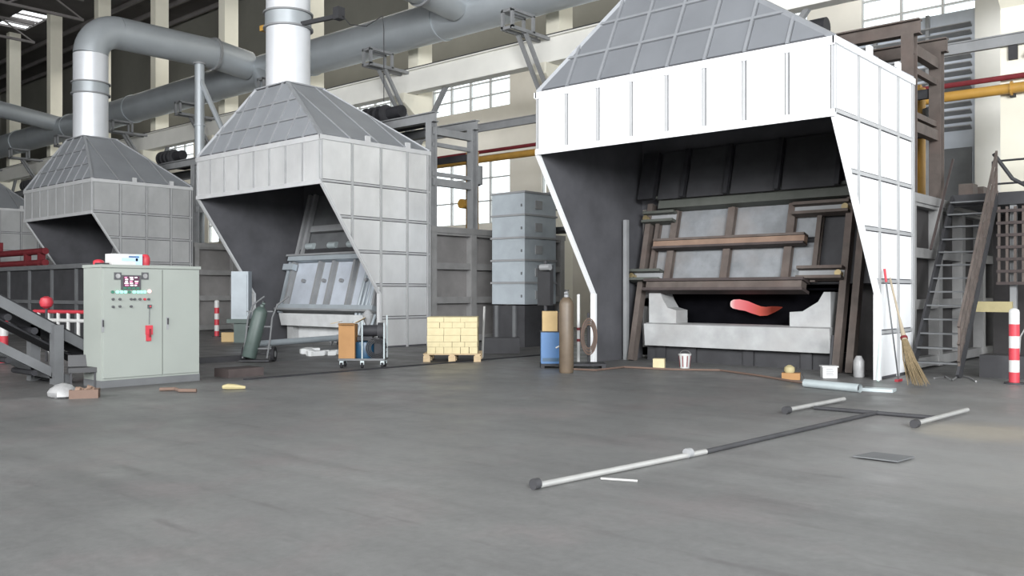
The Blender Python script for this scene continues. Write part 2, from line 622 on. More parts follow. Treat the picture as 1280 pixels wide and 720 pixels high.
# back wall with two bands of windows
YW = 32.5
CX = [-72.5 + 7.45 * i for i in range(11)]
wall = MB()
LO, HI = (5.0, 8.4), (10.7, 12.7)
wall.box(-95, 10, YW, YW + 0.3, 0, LO[0])
wall.box(-95, 10, YW, YW + 0.3, LO[1], HI[0])
edges_x = [-95] + CX + [10]
wins = []
for a, b in zip(edges_x[:-1], edges_x[1:]):
    x0, x1 = a + 1.0, b - 1.0
    wall.box(a, x0, YW, YW + 0.3, LO[0], LO[1])
    wall.box(x1, b, YW, YW + 0.3, LO[0], LO[1])
    wall.box(a, x0, YW, YW + 0.3, HI[0], HI[1])
    wall.box(x1, b, YW, YW + 0.3, HI[0], HI[1])
    if a > -95:
        wins.append((x0, x1))
    else:
        wall.box(x0, x1, YW, YW + 0.3, LO[0], LO[1])
        wall.box(x0, x1, YW, YW + 0.3, HI[0], HI[1])
struct(wall.build('wall_back', M['cream_wall']))
struct(MB().box(-95, 10, YW, YW + 0.3, HI[1], H).build('wall_back_upper', M['upper_wall']))
struct(MB().box(-95.3, -95, -14, 34, 0, H).build('wall_left', M['upper_wall']))
fw = MB()
fw.box(-95, 10, -14.3, -14, 0, 3.0)
fw.box(-95, 10, -14.3, -14, 6.0, H)
for x in lin(-95, 8, 14):
    fw.box(x, x + 2.0, -14.3, -14, 3.0, 6.0)
struct(fw.build('wall_front', M['cream_wall']))
struct(MB().box(10, 10.3, -14, 34, 13.5, H).build('wall_right', M['cream_wall']))
wk = 0
for x0, x1 in wins:
    for z0, z1 in (LO, HI):
        wk += 1
        f = MB()
        for x in lin(x0, x1, 4):
            f.box(x - 0.04, x + 0.04, YW + 0.06, YW + 0.2, z0, z1)
        for z in lin(z0, z1, 3):
            f.box(x0, x1, YW + 0.07, YW + 0.19, z - 0.03, z + 0.03)
        fo = struct(f.build('window_%d' % wk, M['white']))
        px = lin(x0, x1, 4)
        for k in range(4):
            MB().box(px[k] + 0.03, px[k + 1] - 0.03, YW + 0.12, YW + 0.13, z0 + 0.02, z1 - 0.02).build('pane', M['glass'], fo)

# columns of the row behind the furnaces, with corbels
YC = 25.7
for i, x in enumerate(CX):
    c = MB().box(x - 0.3, x + 0.3, YC - 0.4, YC + 0.4, 0, H - 0.02).build('column', M['cream'])
    struct(c)
    k = MB()
    k.prism([(x - 0.3, YC - 0.4, 9.75), (x - 0.3, YC - 1.15, 9.75), (x - 0.3, YC - 1.15, 9.35), (x - 0.3, YC - 0.4, 8.8)], (0.6, 0, 0))
    k.build('corbel', M['cream'], c)
g = thing('crane_girder', 'long white crane runway girder along the row of cream columns behind the hoods', 'girder', (0, YC - 0.75, 9.76))
MB().box(-80, 3, -0.12, 0.12, 0.04, 0.92).build('web', M['girder'], g)
MB().box(-80, 3, -0.25, 0.25, 0.0, 0.05).build('flange', M['girder'], g)
MB().box(-80, 3, -0.25, 0.25, 0.9, 0.95).build('flange', M['girder'], g)
MB().box(-80, 3, -0.04, 0.04, 0.95, 1.07).build('rail', M['steel_dark'], g)
for x in CX[:-1]:
    MB().bar((x + 0.35, 0.2, -2.3), (x + 2.2, 0.1, 0.03), 0.16, 0.16).build('knee_brace', M['steel_grey'], g)

# wall girts and service rails on the columns
g = thing('pipe_rail', 'grey steel rail running along the cream columns above the yellow gas pipe', 'rail', (0, YC - 0.5, 7.95))
MB().ibeam((-74, 0, 0), (3, 0, 0), 0.14, 0.3).build('beam', M['steel_grey'], g)
for x in CX:
    MB().box(x - 0.1, x + 0.1, 0.0, 0.1, -0.5, -0.15).build('bracket', M['steel_dark'], g)
g = thing('gas_pipe', 'long yellow gas pipe running along the cream columns behind the furnaces', 'pipe', (0, YC - 0.6, 6.7))
MB().cyl((-74, 0, 0), (3, 0, 0), 0.13, n=14).build('pipe', M['yellow'], g, True)
for x in CX:
    MB().cyl((x - 0.02, 0, 0), (x + 0.02, 0, 0), 0.18, n=14).build('flange', M['yellow'], g)
    MB().box(x - 0.06, x + 0.06, 0.05, 0.19, -0.2, -0.12).build('bracket', M['steel_dark'], g)
o = MB().cyl((-74, YC - 0.55, 7.0), (3, YC - 0.55, 7.0), 0.07, n=10).build('red_pipe', M['dark_red'], smooth=True)
tag(o, 'thin dark red pipe running right above the long yellow gas pipe', 'pipe')

# ------------------------------------------------------------------ fume hoods
HW, FZ0, FZ1, HD = 6.35, 4.52, 5.82, 4.0


def make_hood(loc, label, mp, mr, m_roof, m_rib_roof, mrim):
    t = thing('fume_hood', label, 'fume hood', loc, 0, None)
    us = lin(0, HW, 8)
    ds = [0.0, 1.05, 2.08, 3.08, 3.9, 4.0]
    # front fascia
    panel_face((-HW, 0, FZ0), (1, 0, 0), (0, 0, 1), (0, -1, 0), [(0, 0), (HW, 0), (HW, FZ1 - FZ0), (0, FZ1 - FZ0)],
               us, [0.0, FZ1 - FZ0], mp, mr, t, gap=0.046, rw=0.045, rth=0.04, ribs_v=[])
    MB().box(-HW - 0.03, 0.03, -0.05, 0.0, FZ1 - 0.14, FZ1).build('top_rim', mrim, t)
    MB().box(-HW - 0.03, 0.03, -0.045, 0.0, FZ0 - 0.02, FZ0 + 0.10).build('bottom_rim', mrim, t)
    MB().box(0.0, 0.06, -0.05, HD, FZ1 - 0.12, FZ1).build('top_rim', mrim, t)
    MB().box(-HW - 0.06, -HW, -0.05, HD, FZ1 - 0.12, FZ1).build('top_rim', mrim, t)
    # side walls
    side = [(0, FZ1), (0, FZ0), (2.0, 1.55), (2.0, 0.0), (4.0, 0.0), (4.0, FZ1)]
    zs = [0.0, 0.86, 1.8, 2.73, 3.67, 4.6, FZ1]
    for sx in (1, -1):
        x = 0 if sx > 0 else -HW
        panel_face((x, 0, 0), (0, 1, 0), (0, 0, 1), (sx, 0, 0), side, ds, zs, mp, mr, t, gap=0.05, rw=0.06, rth=0.045, ribs_v=zs[1:-1])
        rim = MB()
        rim.bar((x + sx * 0.01, 0.02, FZ0), (x + sx * 0.01, 2.03, 1.53), 0.1, 0.06)
        rim.build('slant_rim', mrim, t)
        MB().box(x + sx * 0.01 - 0.06, x + sx * 0.01 + 0.06, 1.98, 2.06, 0, 1.56).build('edge_post', mrim, t)
        # inside lining
        xi = -0.03 if sx > 0 else -HW
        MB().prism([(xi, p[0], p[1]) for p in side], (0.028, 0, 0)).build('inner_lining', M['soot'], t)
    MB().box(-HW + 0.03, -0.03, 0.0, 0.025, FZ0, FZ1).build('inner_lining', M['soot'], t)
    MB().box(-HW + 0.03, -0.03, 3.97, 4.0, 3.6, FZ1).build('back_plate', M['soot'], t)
    # roof
    a, b, c, d = V((-HW, 0, FZ1)), V((0, 0, FZ1)), V((0, HD, FZ1)), V((-HW, HD, FZ1))
    e, f, g2, h = V((-4.6, 1.0, 7.85)), V((-2.98, 1.0, 7.85)), V((-2.98, 2.28, 7.85)), V((-4.6, 2.28, 7.85))

    def rface(p0, p1, q1, q0, us_, rows):
        u = (p1 - p0).normalized()
        n = u.cross(q0 - p0).normalized()
        v = n.cross(u)
        k = lambda p: ((p - p0).dot(u), (p - p0).dot(v))
        poly = [k(p0), k(p1), k(q1), k(q0)]
        hgt = poly[3][1]
        vs = lin(0, hgt, rows)
        panel_face(p0, u, v, n, poly, us_, vs, m_roof, m_rib_roof, t, gap=0.048, th=0.02, rw=0.055, rth=0.05, pname='roof_panel', ribs_v=vs[1:-1], ribs_u=us_[1:-1])
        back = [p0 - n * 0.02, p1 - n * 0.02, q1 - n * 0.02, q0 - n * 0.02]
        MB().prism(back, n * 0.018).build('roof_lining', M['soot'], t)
    rface(a, b, f, e, us, 3)
    rface(b, c, g2, f, lin(0, HD, 4), 1)
    rface(c, d, h, g2, us, 3)
    rface(d, a, e, h, lin(0, HD, 4), 1)
    hips = [(a, e), (b, f), (c, g2), (d, h)]
    for p, q in hips:
        MB().bar(p, q, 0.09, 0.09).build('hip_rib', m_rib_roof, t)
    MB().box(-4.66, -2.92, 0.94, 2.34, 7.85, 7.89).build('top_collar', m_rib_roof, t)
    for yy in (1.6, 3.1):
        MB().box(-0.02, 0.05, yy - 0.08, yy + 0.08, FZ1, FZ1 + 0.16).build('lifting_lug', mrim, t)
    return t


FX = [-5.8, -19.7, -33.6, -48.9]
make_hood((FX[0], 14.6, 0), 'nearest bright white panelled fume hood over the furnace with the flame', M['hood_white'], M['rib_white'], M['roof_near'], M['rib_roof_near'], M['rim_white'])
make_hood((FX[1], 14.6, 0), 'middle grey galvanised fume hood behind the pallet of cream bricks', M['hood_grey'], M['rib_grey'], M['roof_grey'], M['rib_roof'], M['rim_grey'])
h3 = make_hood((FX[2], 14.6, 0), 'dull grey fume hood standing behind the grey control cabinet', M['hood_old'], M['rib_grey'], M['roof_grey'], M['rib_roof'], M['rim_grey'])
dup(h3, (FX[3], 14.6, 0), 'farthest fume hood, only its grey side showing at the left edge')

# ------------------------------------------------------------------ exhaust ducts
DR = 0.67


def make_duct(x0, label, mv):
    t = thing('exhaust_duct', label, 'duct', (x0 - 3.8, 16.2, 7.89))
    z = lambda q: q - 7.89
    MB().cyl((0, 0, 0), (0, 0, z(9.7)), DR, n=28).build('stack_section', mv, t, True)
    MB().cyl((0, 0, z(9.7)), (0, 0, z(10.15)), DR + 0.03, n=28).build('collar', M['duct'], t, True)
    for q in (9.68, 10.14):
        MB().cyl((0, 0, z(q)), (0, 0, z(q + 0.05)), DR + 0.09, n=28).build('flange', M['steel_grey'], t, True)
    MB().cyl((0, 0, z(10.19)), (0, 0, z(11.35)), DR, n=28).build('stack_section', mv, t, True)
    pts = []
    rb = 1.15
    for k in range(11):
        a = math.pi / 2 * k / 10
        pts.append((0, rb - rb * math.cos(a), z(11.35) + rb * math.sin(a)))
    MB().tube(pts, DR, 28).build('elbow', M['duct'], t, True)
    MB().cyl((0, rb, z(12.5)), (0, 5.5, z(12.5)), DR, n=28).build('run_section', M['duct'], t, True)
    MB().cyl((0, 5.5, z(12.5)), (0, 5.62, z(12.5)), DR + 0.08, n=28).build('flange', M['steel_grey'], t, True)
    MB().cyl((0, 5.62, z(12.5)), (0, 7.35, z(12.3)), DR, n=28).build('run_section', M['duct'], t, True)
    return t


make_duct(FX[0], 'exhaust duct rising out of frame from the nearest white hood', M['stack_white'])
make_duct(FX[1], 'bright round exhaust stack rising from the middle hood past the top edge', M['stack_white'])
make_duct(FX[2], 'round exhaust stack with elbow above the hood behind the control cabinet', M['stack_white'])
t0_ = thing('branch_duct', 'dark sloping branch duct at the left edge joining the main duct', 'duct', (-59.8, 14.0, 0))
MB().cyl((0, 0, 0), (0, 0, 12.6), 0.5, n=24).build('stack_section', M['duct'], t0_, True)
MB().tube([(0, 0, 12.6), (0, 0.15, 13.1), (0, 0.5, 13.45), (0, 1.0, 13.5)], 0.5, 24).build('elbow', M['duct'], t0_, True)
MB().cyl((0, 1.0, 13.5), (0, 10.2, 12.3), 0.5, n=24).build('run_section', M['duct'], t0_, True)
md = thing('main_duct', 'large silver main duct running along the columns under the roof', 'duct', (0, 24.2, 12.1))
xs = lin(-84, -8, 9)
for i in range(9):
    MB().cyl((xs[i], 0, 0), (xs[i + 1], 0, 0), 0.76, n=32).build('duct_section', M['duct'], md, True)
    if i:
        MB().cyl((xs[i] - 0.06, 0, 0), (xs[i] + 0.06, 0, 0), 0.80, n=32).build('flange', M['duct'], md, True)
MB().tube([(-36.6, -0.2, -0.3), (-35.6, -0.6, -1.3), (-33.9, -1.0, -3.4), (-33.3, -1.1, -4.2)], 0.62, 24).build('branch', M['duct'], md, True)
BL = ['grey duct bracket on the leftmost cream column, under the dark branch duct', 'grey duct bracket on the second cream column from the left edge',
      'grey duct bracket on the cream column just behind the far round stack', 'grey duct bracket between the far round stack and the thin vent pipe',
      'grey duct bracket on the cream column behind the thin vent pipe', 'grey duct bracket on the cream column behind the middle stack',
      'grey duct bracket above the hoist motor of the middle furnace', 'grey duct bracket beside the roof of the white hood']
for i, x in enumerate(CX[:8]):
    b = thing('duct_bracket', BL[i], 'bracket', (x, YC - 0.4, 10.62), 0, 'brackets under the main duct')
    f = MB()
    for xx in (-0.22, 0.22):
        f.bar((xx, -2.5, 0), (xx, 0, 0), 0.1, 0.12)
        f.bar((xx, -2.5, 0.6), (xx, -1.3, 0.6), 0.1, 0.1)
        f.bar((xx, -2.45, 0), (xx, -2.45, 0.6), 0.1, 0.1, (0, 1, 0))
        f.bar((xx, -1.35, 0), (xx, -1.35, 0.6), 0.1, 0.1, (0, 1, 0))
    f.box(-0.22, 0.22, -2.5, -2.4, -0.05, 0.05)
    f.box(-0.22, 0.22, -2.5, -2.4, 0.55, 0.65)
    f.build('frame', M['steel_grey'], b)
    for xx in (-0.18, 0.18):
        MB().bar((xx, -1.7, -0.05), (xx, 0, -2.6), 0.12, 0.12).build('brace', M['steel_grey'], b)

v = thing('vent_pipe', 'thin upright pale vent pipe on the casing left of the middle hood', 'pipe', (-35.0, 19.7, 3.62))
MB().cyl((0, 0, 0), (0, 0, 7.6), 0.2, n=18).build('pipe', M['duct'], v, True)
for q in (2.5, 5.0):
    MB().cyl((0, 0, q), (0, 0, q + 0.06), 0.24, n=18).build('joint_ring', M['duct'], v, True)
MB().cyl((0, 0, 7.6), (0, 0, 7.68), 0.26, n=18).build('cap', M['steel_grey'], v, True)
MB().cyl((0, 0, 0), (0, 0, 0.06), 0.3, n=18).build('base_flange', M['steel_grey'], v, True)
MB().cyl((0.1, 0.0, 6.9), (1.5, 0.6, 3.9), 0.11, n=12).build('stay', M['duct'], v, True)

# band bracket with cable on the middle stack
cb = thing('stack_bracket', 'small bracket with hanging cable at the collar of the middle stack', 'bracket', (FX[1] - 3.8 + 0.7, 16.2, 9.75))
MB().bar((0, 0, 0), (1.3, 0.35, 0.05), 0.1, 0.12).build('arm', M['steel_dark'], cb)
MB().box(1.2, 1.45, 0.25, 0.5, -0.05, 0.3).build('clamp', M['steel_dark'], cb)
MB().tube([(1.4, 0.4, 0.1), (1.7, 0.5, -0.25), (2.2, 0.7, -0.35), (2.7, 0.9, -0.1), (2.75, 0.9, -0.5), (2.75, 0.9, -2.6)], 0.015, 6).build('cable', M['black'], cb)
MB().box(-1.62, -1.40, -0.42, -0.2, 0.0, 0.16).build('yellow_tag', M['yellow'], cb)

# ------------------------------------------------------------------ furnaces


def T(x, z, o=0.0, y0=0.0):
    return V((x, y0 + 0.27 * (z - 1.5) - o, z))


def tbox(x0, x1, z0, z1, o0, o1, y0=0.0):
    """slab lying on the tilted door plane, from o0 to o1 proud of it"""
    m = MB()
    p = [T(x0, z0, o0, y0), T(x1, z0, o0, y0), T(x1, z1, o0, y0), T(x0, z1, o0, y0)]
    nn = V((0, -1, 0.27)).normalized()
    return m.prism(p, nn * (o1 - o0))


def furnace_body(t, mcas, mrib):
    y0, y1 = 0.72, 7.2
    x0, x1 = -6.2, -0.26
    MB().box(x0, x1, y0, y1, 0, 3.5).build('casing', mcas, t)
    MB().box(x0 - 0.2, x1 + 0.25, y0 - 0.04, y1 + 0.05, 3.42, 3.6).build('top_flange', mrib, t)
    ys = [0.8, 2.55, 4.3, 6.05, 7.1]
    zs = [0.15, 1.35, 2.4, 3.45]
    for sx, x in ((1, x1), (-1, x0)):
        panel_face((x, 0, 0), (0, 1, 0), (0, 0, 1), (sx, 0, 0), [(y0, 0.02), (y1, 0.02), (y1, 3.44), (y0, 3.44)], ys, zs, mcas, mrib, t,
                   gap=0.1, th=0.02, rw=0.24, rth=0.24, pname='casing_panel', rname='casing_rib', rwv=0.2)
    return t


def furnace_open(X0):
    t = thing('melting_furnace', 'open rust-brown melting furnace under the white hood, flame in its mouth', 'furnace', (X0, 18.0, 0))
    P = lambda m, n, k: m.build(n, M[k], t)
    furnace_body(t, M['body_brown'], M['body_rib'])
    # dark front structure behind the door
    P(tbox(-6.2, -0.2, 1.75, 5.0, -0.12, -0.02), 'front_plate', 'steel_dark')
    cols = [-5.7, -5.24, -3.8, -2.37, -1.75]
    for i in range(4):
        for z0, z1 in ((1.84, 2.62), (2.74, 3.48)):
            P(tbox(cols[i] + 0.06, cols[i + 1] - 0.06, z0, z1, 0.0, 0.05), 'door_panel', 'door_plate')
    for i, x in enumerate(cols):
        wv = 0.17 if 0 < i < 4 else 0.1
        P(tbox(x - wv / 2, x + wv / 2, 1.8, 3.50, 0.02, 0.06), 'door_rib', 'rust')
        P(tbox(x - 0.02, x + 0.02, 1.8, 3.50, 0.06, 0.16), 'door_rib', 'rust')
        P(tbox(x - wv / 2, x + wv / 2, 1.8, 3.50, 0.16, 0.19), 'door_rib', 'rust')
    b = tbox(-5.62, -1.95, 2.59, 2.76, 0.19, 0.36)
    P(b, 'door_beam', 'rust_light')
    P(tbox(-5.62, -1.95, 2.74, 2.79, 0.17, 0.40), 'door_beam_flange', 'rust')
    P(tbox(-5.62, -1.95, 2.56, 2.61, 0.17, 0.40), 'door_beam_flange', 'rust_dark')
    P(tbox(-5.65, -1.9, 1.60, 1.78, 0.1, 0.36), 'lower_beam', 'rust')
    P(tbox(-5.7, -1.85, 1.76, 1.82, 0.05, 0.42), 'lower_beam_flange', 'rust_dark')
    P(tbox(-5.7, -1.85, 1.55, 1.61, 0.05, 0.42), 'lower_beam_flange', 'rust_dark')
    P(tbox(-5.65, -0.75, 3.50, 3.70, 0.05, 0.34), 'top_beam', 'green_grey')
    P(tbox(-5.7, -0.7, 3.70, 3.76, 0.0, 0.42), 'top_beam_flange', 'green_grey')
    for x, wv in ((-5.88, 0.42), (-4.9, 0.1), (-3.8, 0.1), (-2.6, 0.1), (-1.3, 0.1)):
        P(tbox(x - wv / 2, x + wv / 2, 3.77, 4.9, 0.5, 0.62), 'upper_rib', 'steel_black')
    for x0, x1 in ((-5.6, -4.97), (-4.83, -3.87), (-3.73, -2.67), (-2.53, -1.37)):
        P(tbox(x0, x1, 3.77, 4.9, 0.46, 0.5), 'upper_panel', 'steel_dark')
    # guide brackets
    for x0, x1, z in ((-6.05, -5.2, 3.3), (-6.2, -5.35, 1.92), (-2.3, -1.1, 3.28), (-2.05, -1.1, 1.92)):
        k = 'green_grey' if x0 < -3 else 'rust'
        P(tbox(x0, x1, z + 0.10, z + 0.16, 0.1, 0.36), 'guide_bracket', k)
        P(tbox(x0, x1, z - 0.10, z - 0.04, 0.1, 0.36), 'guide_bracket', k)
        P(tbox(x0, x1, z - 0.04, z + 0.10, 0.1, 0.2), 'guide_bracket', 'steel_grey')
        bx = x0 + 0.08 if x0 < -3 else x1 - 0.08
        c0 = T(bx, z + 0.03, 0.2)
        MB().cyl(c0, c0 + V((0, -0.14, 0.04)), 0.07, n=12).build('guide_roller', M['brass'], t, True)
    # side frames
    for x in (-5.95, -1.12, -0.85):
        P(MB().bar(T(x, 0.0, 0.02) , T(x, 3.7, 0.14), 0.14, 0.2, (0, 1, 0)), 'side_frame', 'rust')
    P(MB().bar((-6.17, -0.35, 0), (-6.17, -0.35, 3.3), 0.1, 0.1, (0, 1, 0)), 'side_post', 'steel_grey')
    # refractory mouth
    ym = -0.12
    d = (0, 0.5, 0)
    left = [(-5.68, 0.88), (-4.95, 0.88), (-4.95, 1.18), (-5.18, 1.24), (-5.3, 1.42), (-5.38, 1.6), (-5.68, 1.6)]
    right = [(-1.36, 0.88), (-1.36, 1.6), (-1.5, 1.6), (-1.62, 1.4), (-1.95, 1.2), (-2.23, 1.18), (-2.23, 0.88)]
    P(MB().prism([(x, ym, z) for x, z in left], d), 'mouth_block', 'refract')
    P(MB().prism([(x, ym, z) for x, z in right], d), 'mouth_block', 'refract')
    P(MB().prism([(-5.72, ym - 0.12, 0.36), (-5.72, ym - 0.16, 0.86), (-5.72, ym, 0.885), (-5.72, 0.4, 0.885), (-5.72, 0.4, 0.36)], (4.4, 0, 0)), 'sill', 'refract')
    cav = MB()
    cav.box(-5.6, -1.3, 0.69, 0.715, 0.6, 1.9)
    cav.box(-5.6, -1.3, 0.40, 0.70, 0.83, 0.86)
    cav.box(-5.6, -1.3, 0.36, 0.70, 1.64, 1.68)
    cav.box(-5.66, -5.6, 0.38, 0.70, 0.83, 1.68)
    cav.box(-1.3, -1.26, 0.38, 0.70, 0.83, 1.68)
    P(cav, 'hearth_lining', 'pitch')  # shallow box painted black in place of a deep dark hearth
    P(MB().box(-5.8, -1.2, 0.0, 0.5, 0.0, 0.36), 'base_wall', 'steel_dark')
    for x in (-5.4, -4.6, -3.2, -1.9):
        P(MB().box(x - 0.12, x + 0.12, -0.06, 0.0, 0.0, 0.34), 'base_rib', 'steel_dark')
    return t


def furnace_closed(X0):
    t = thing('melting_furnace', 'furnace with pale blue-grey closed door under the middle hood', 'furnace', (X0, 18.0, 0))
    P = lambda m, n, k: m.build(n, M[k], t)
    yo = -0.35
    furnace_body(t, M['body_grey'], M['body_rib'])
    P(tbox(-5.9, -0.2, 1.0, 5.0, -0.3, -0.02, yo), 'front_plate', 'steel_mid')
    ribs = [-5.75, -4.3, -3.58, -2.5, -1.2]
    for i in range(4):
        P(tbox(ribs[i] + 0.1, ribs[i + 1] - 0.1, 1.12, 2.55, 0.0, 0.05, yo), 'door_panel', 'door_pale')
    for x in ribs:
        P(tbox(x - 0.12, x + 0.12, 1.1, 2.58, 0.0, 0.05, yo), 'door_rib', 'steel_grey')
        P(tbox(x - 0.05, x + 0.05, 1.1, 2.58, 0.05, 0.2, yo), 'door_rib', 'steel_grey')
    P(tbox(-5.9, -1.0, 2.56, 2.7, 0.0, 0.34, yo), 'door_beam', 'steel_pale')
    P(tbox(-5.95, -0.95, 2.7, 2.76, 0.0, 0.40, yo), 'door_beam', 'steel_grey')
    P(tbox(-5.95, -1.0, 0.98, 1.12, 0.0, 0.34, yo), 'lower_beam', 'steel_pale')
    P(tbox(-5.95, -1.0, 0.92, 0.98, 0.0, 0.40, yo), 'lower_beam', 'steel_grey')
    P(tbox(-5.9, -1.0, 2.76, 3.0, -0.02, 0.1, yo), 'upper_panel', 'steel_dark')
    P(tbox(-5.2, -1.2, 3.55, 3.75, 0.0, 0.2, yo), 'upper_beam', 'steel_grey')
    P(tbox(-5.2, -1.2, 3.0, 3.5, -0.02, 0.06, yo), 'upper_panel', 'steel_mid')
    for x in (-5.75, -5.45):
        P(MB().bar(T(x, 2.8, 0.1, yo), T(x, 4.9, 0.1, yo), 0.14, 0.14, (0, 1, 0)), 'lift_guide', 'steel_grey')
    for x in (-5.1, -3.9, -2.9, -1.9):
        c0 = T(x, 3.12, 0.1, yo)
        MB().cyl(c0 + V((-0.2, 0, 0)), c0 + V((0.2, 0, 0)), 0.11, n=12).build('roller', M['galv'], t, True)
    for x in (-5.05, -3.95, -3.05, -1.8):
        c0 = T(x, 1.95, 0.05, yo)
        MB().cyl(c0, c0 + V((0, -0.12, 0.03)), 0.06, n=10).build('door_bolt', M['steel_grey'], t, True)
    P(tbox(-6.15, -5.6, 2.3, 2.5, 0.1, 0.3, yo), 'guide_bracket', 'steel_pale')
    P(MB().bar(T(-6.0, 0.9, 0.1, yo), T(-6.0, 2.6, 0.1, yo), 0.12, 0.14, (0, 1, 0)), 'side_frame', 'steel_pale')
    # pale mouth and sill
    yy = yo - 0.15
    P(MB().prism([(-5.8, yy - 0.2, 0.5), (-5.8, yy - 0.3, 0.9), (-5.8, 0.2, 0.93), (-5.8, 0.2, 0.5)], (4.6, 0, 0)), 'sill', 'refract_white')
    P(MB().box(-5.75, -5.45, yy, 0.3, 0.0, 0.5), 'mouth_block', 'refract')
    P(MB().box(-1.6, -1.2, yy, 0.3, 0.0, 0.5), 'mouth_block', 'refract')
    P(MB().box(-5.45, -1.6, yy + 0.25, 0.3, 0.0, 0.5), 'base_wall', 'refract_white')
    for i in range(6):
        x = -1.95 + 0.16 * i
        P(MB().cyl((x, yo - 0.5, 0.25), (x + 0.02, yo + 0.15, 2.3 - 0.12 * i), 0.055, n=10), 'burner_hose', 'steel_pale')
    P(MB().box(-2.3, -1.2, yo - 0.75, yo - 0.45, 0.0, 0.3), 'burner_box', 'steel_dark')
    return t


furnace_open(FX[0])
f2 = furnace_closed(FX[1])
dup(f2, (FX[2], 18.0, 0), 'furnace in shadow under the hood behind the control cabinet')
dup(f2, (FX[3], 18.0, 0), 'furnace under the farthest hood at the left edge')
# flame (its own emissive body inside the mouth)
fx0 = FX[0] - 3.82
pts, rad = [], []
prof = [(0, 0.0, 0.07), (0.05, 0.0, 0.105), (0.18, -0.01, 0.125), (0.36, -0.04, 0.12), (0.54, -0.10, 0.115), (0.72, -0.15, 0.11), (0.86, -0.15, 0.10), (1.0, -0.11, 0.075), (1.12, -0.08, 0.04), (1.2, -0.06, 0.008)]
for x, z, r in prof:
    pts.append((x, 0.03 * math.sin(x * 6), z))
    rad.append(r * 0.95)
fl = MB().tube(pts, rad, 14).build('flame', M['flame'], None, True, (fx0, 18.36, 1.33))
tag(fl, 'pink-red gas flame licking across the dark furnace mouth', 'flame')


# ------------------------------------------------------------------ hoist frames on the furnaces
def make_hoist(X0, ms, label):
    t = thing('hoist_frame', label, 'hoist frame', (X0, 18.78, 3.6))
    z = lambda q: q - 3.6
    for x in (-0.12, -6.1):
        for y in (0.0, 1.8):
            MB().ibeam((x, y, 0), (x, y, z(6.75)), 0.24, 0.26, (0, 1, 0)).build('post', ms, t)
        for q in (4.95, 6.5):
            MB().bar((x, 0, z(q)), (x, 1.8, z(q)), 0.16, 0.22).build('cross_beam', ms, t)
    for y in (0.0, 1.8):
        MB().ibeam((0.1, y, z(6.9)), (-6.3, y, z(6.9)), 0.22, 0.3).build('top_beam', ms, t)
        MB().bar((-0.12, y, z(5.9)), (-6.1, y, z(5.9)), 0.12, 0.2).build('tie_beam', M['steel_dark'], t)
    for y in (0.3, 1.4):
        MB().bar((-0.12, 0.0, z(6.1 - 0.9 * (y > 1))), (-0.12, 1.8, z(6.1 - 0.9 * (y > 1))), 0.1, 0.12).build('cross_beam', ms, t)
    MB().box(-3.9, -1.8, 0.1, 1.6, z(7.05), z(7.12)).build('motor_base', M['steel_dark'], t)
    MB().cyl((-3.7, 0.5, z(7.4)), (-2.8, 0.5, z(7.4)), 0.27, n=20).build('drum', M['steel_black'], t, True)
    for i in range(4):
        x = -3.75 + 0.32 * i
        MB().cyl((x, 0.5, z(7.4)), (x + 0.05, 0.5, z(7.4)), 0.33, n=20).build('drum_rim', M['steel_dark'], t, True)
    MB().cyl((-2.7, 0.5, z(7.42)), (-2.0, 0.5, z(7.42)), 0.2, n=18).build('motor', M['steel_black'], t, True)
    MB().box(-2.85, -2.6, 0.25, 0.75, z(7.12), z(7.65)).build('gearbox', M['steel_dark'], t)
    return t


make_hoist(FX[0], M['rust'], 'rusty brown hoist frame with motor behind the white hood')
hf = make_hoist(FX[1], M['steel_grey'], 'grey steel hoist frame with motor behind the middle hood')
dup(hf, (FX[2], 18.78, 3.6), 'hoist frame with dark motors behind the hood over the control cabinet')
dup(hf, (FX[3], 18.78, 3.6), 'hoist frame with dark motors above the farthest hood at left')


def make_riser(X0, label):
    t = thing('burner_pipework', label, 'burner pipe', (X0 - 1.0, 21.3, 3.6))
    for x in (0.0, 0.35):
        MB().cyl((x, 0, 0), (x, 0, 2.6), 0.09, n=12).build('riser', M['yellow'], t, True)
    MB().cyl((0, 0, 2.6), (0.35, 0, 2.6), 0.09, n=12).build('elbow', M['yellow'], t, True)
    MB().cyl((0.0, 0, 0.9), (0.0, -0.35, 0.9), 0.16, n=14).build('valve', M['yellow'], t, True)
    MB().cyl((-0.2, -0.1, 1.5), (0.6, -0.1, 1.5), 0.05, n=10).build('branch', M['steel_dark'], t, True)
    MB().cyl((0.55, -0.1, 1.5), (0.55, -0.1, 2.1), 0.14, n=14).build('regulator', M['steel_grey'], t, True)
    return t


r1 = make_riser(FX[0], 'yellow burner pipes between the posts of the rusty hoist frame')
dup(r1, (FX[1] - 1.0, 21.3, 3.6), 'yellow burner pipes between the grey hoist posts of the middle furnace')
dup(r1, (FX[3] - 0.25, 20.6, 3.6), 'yellow burner pipes beside the farthest hood at left')

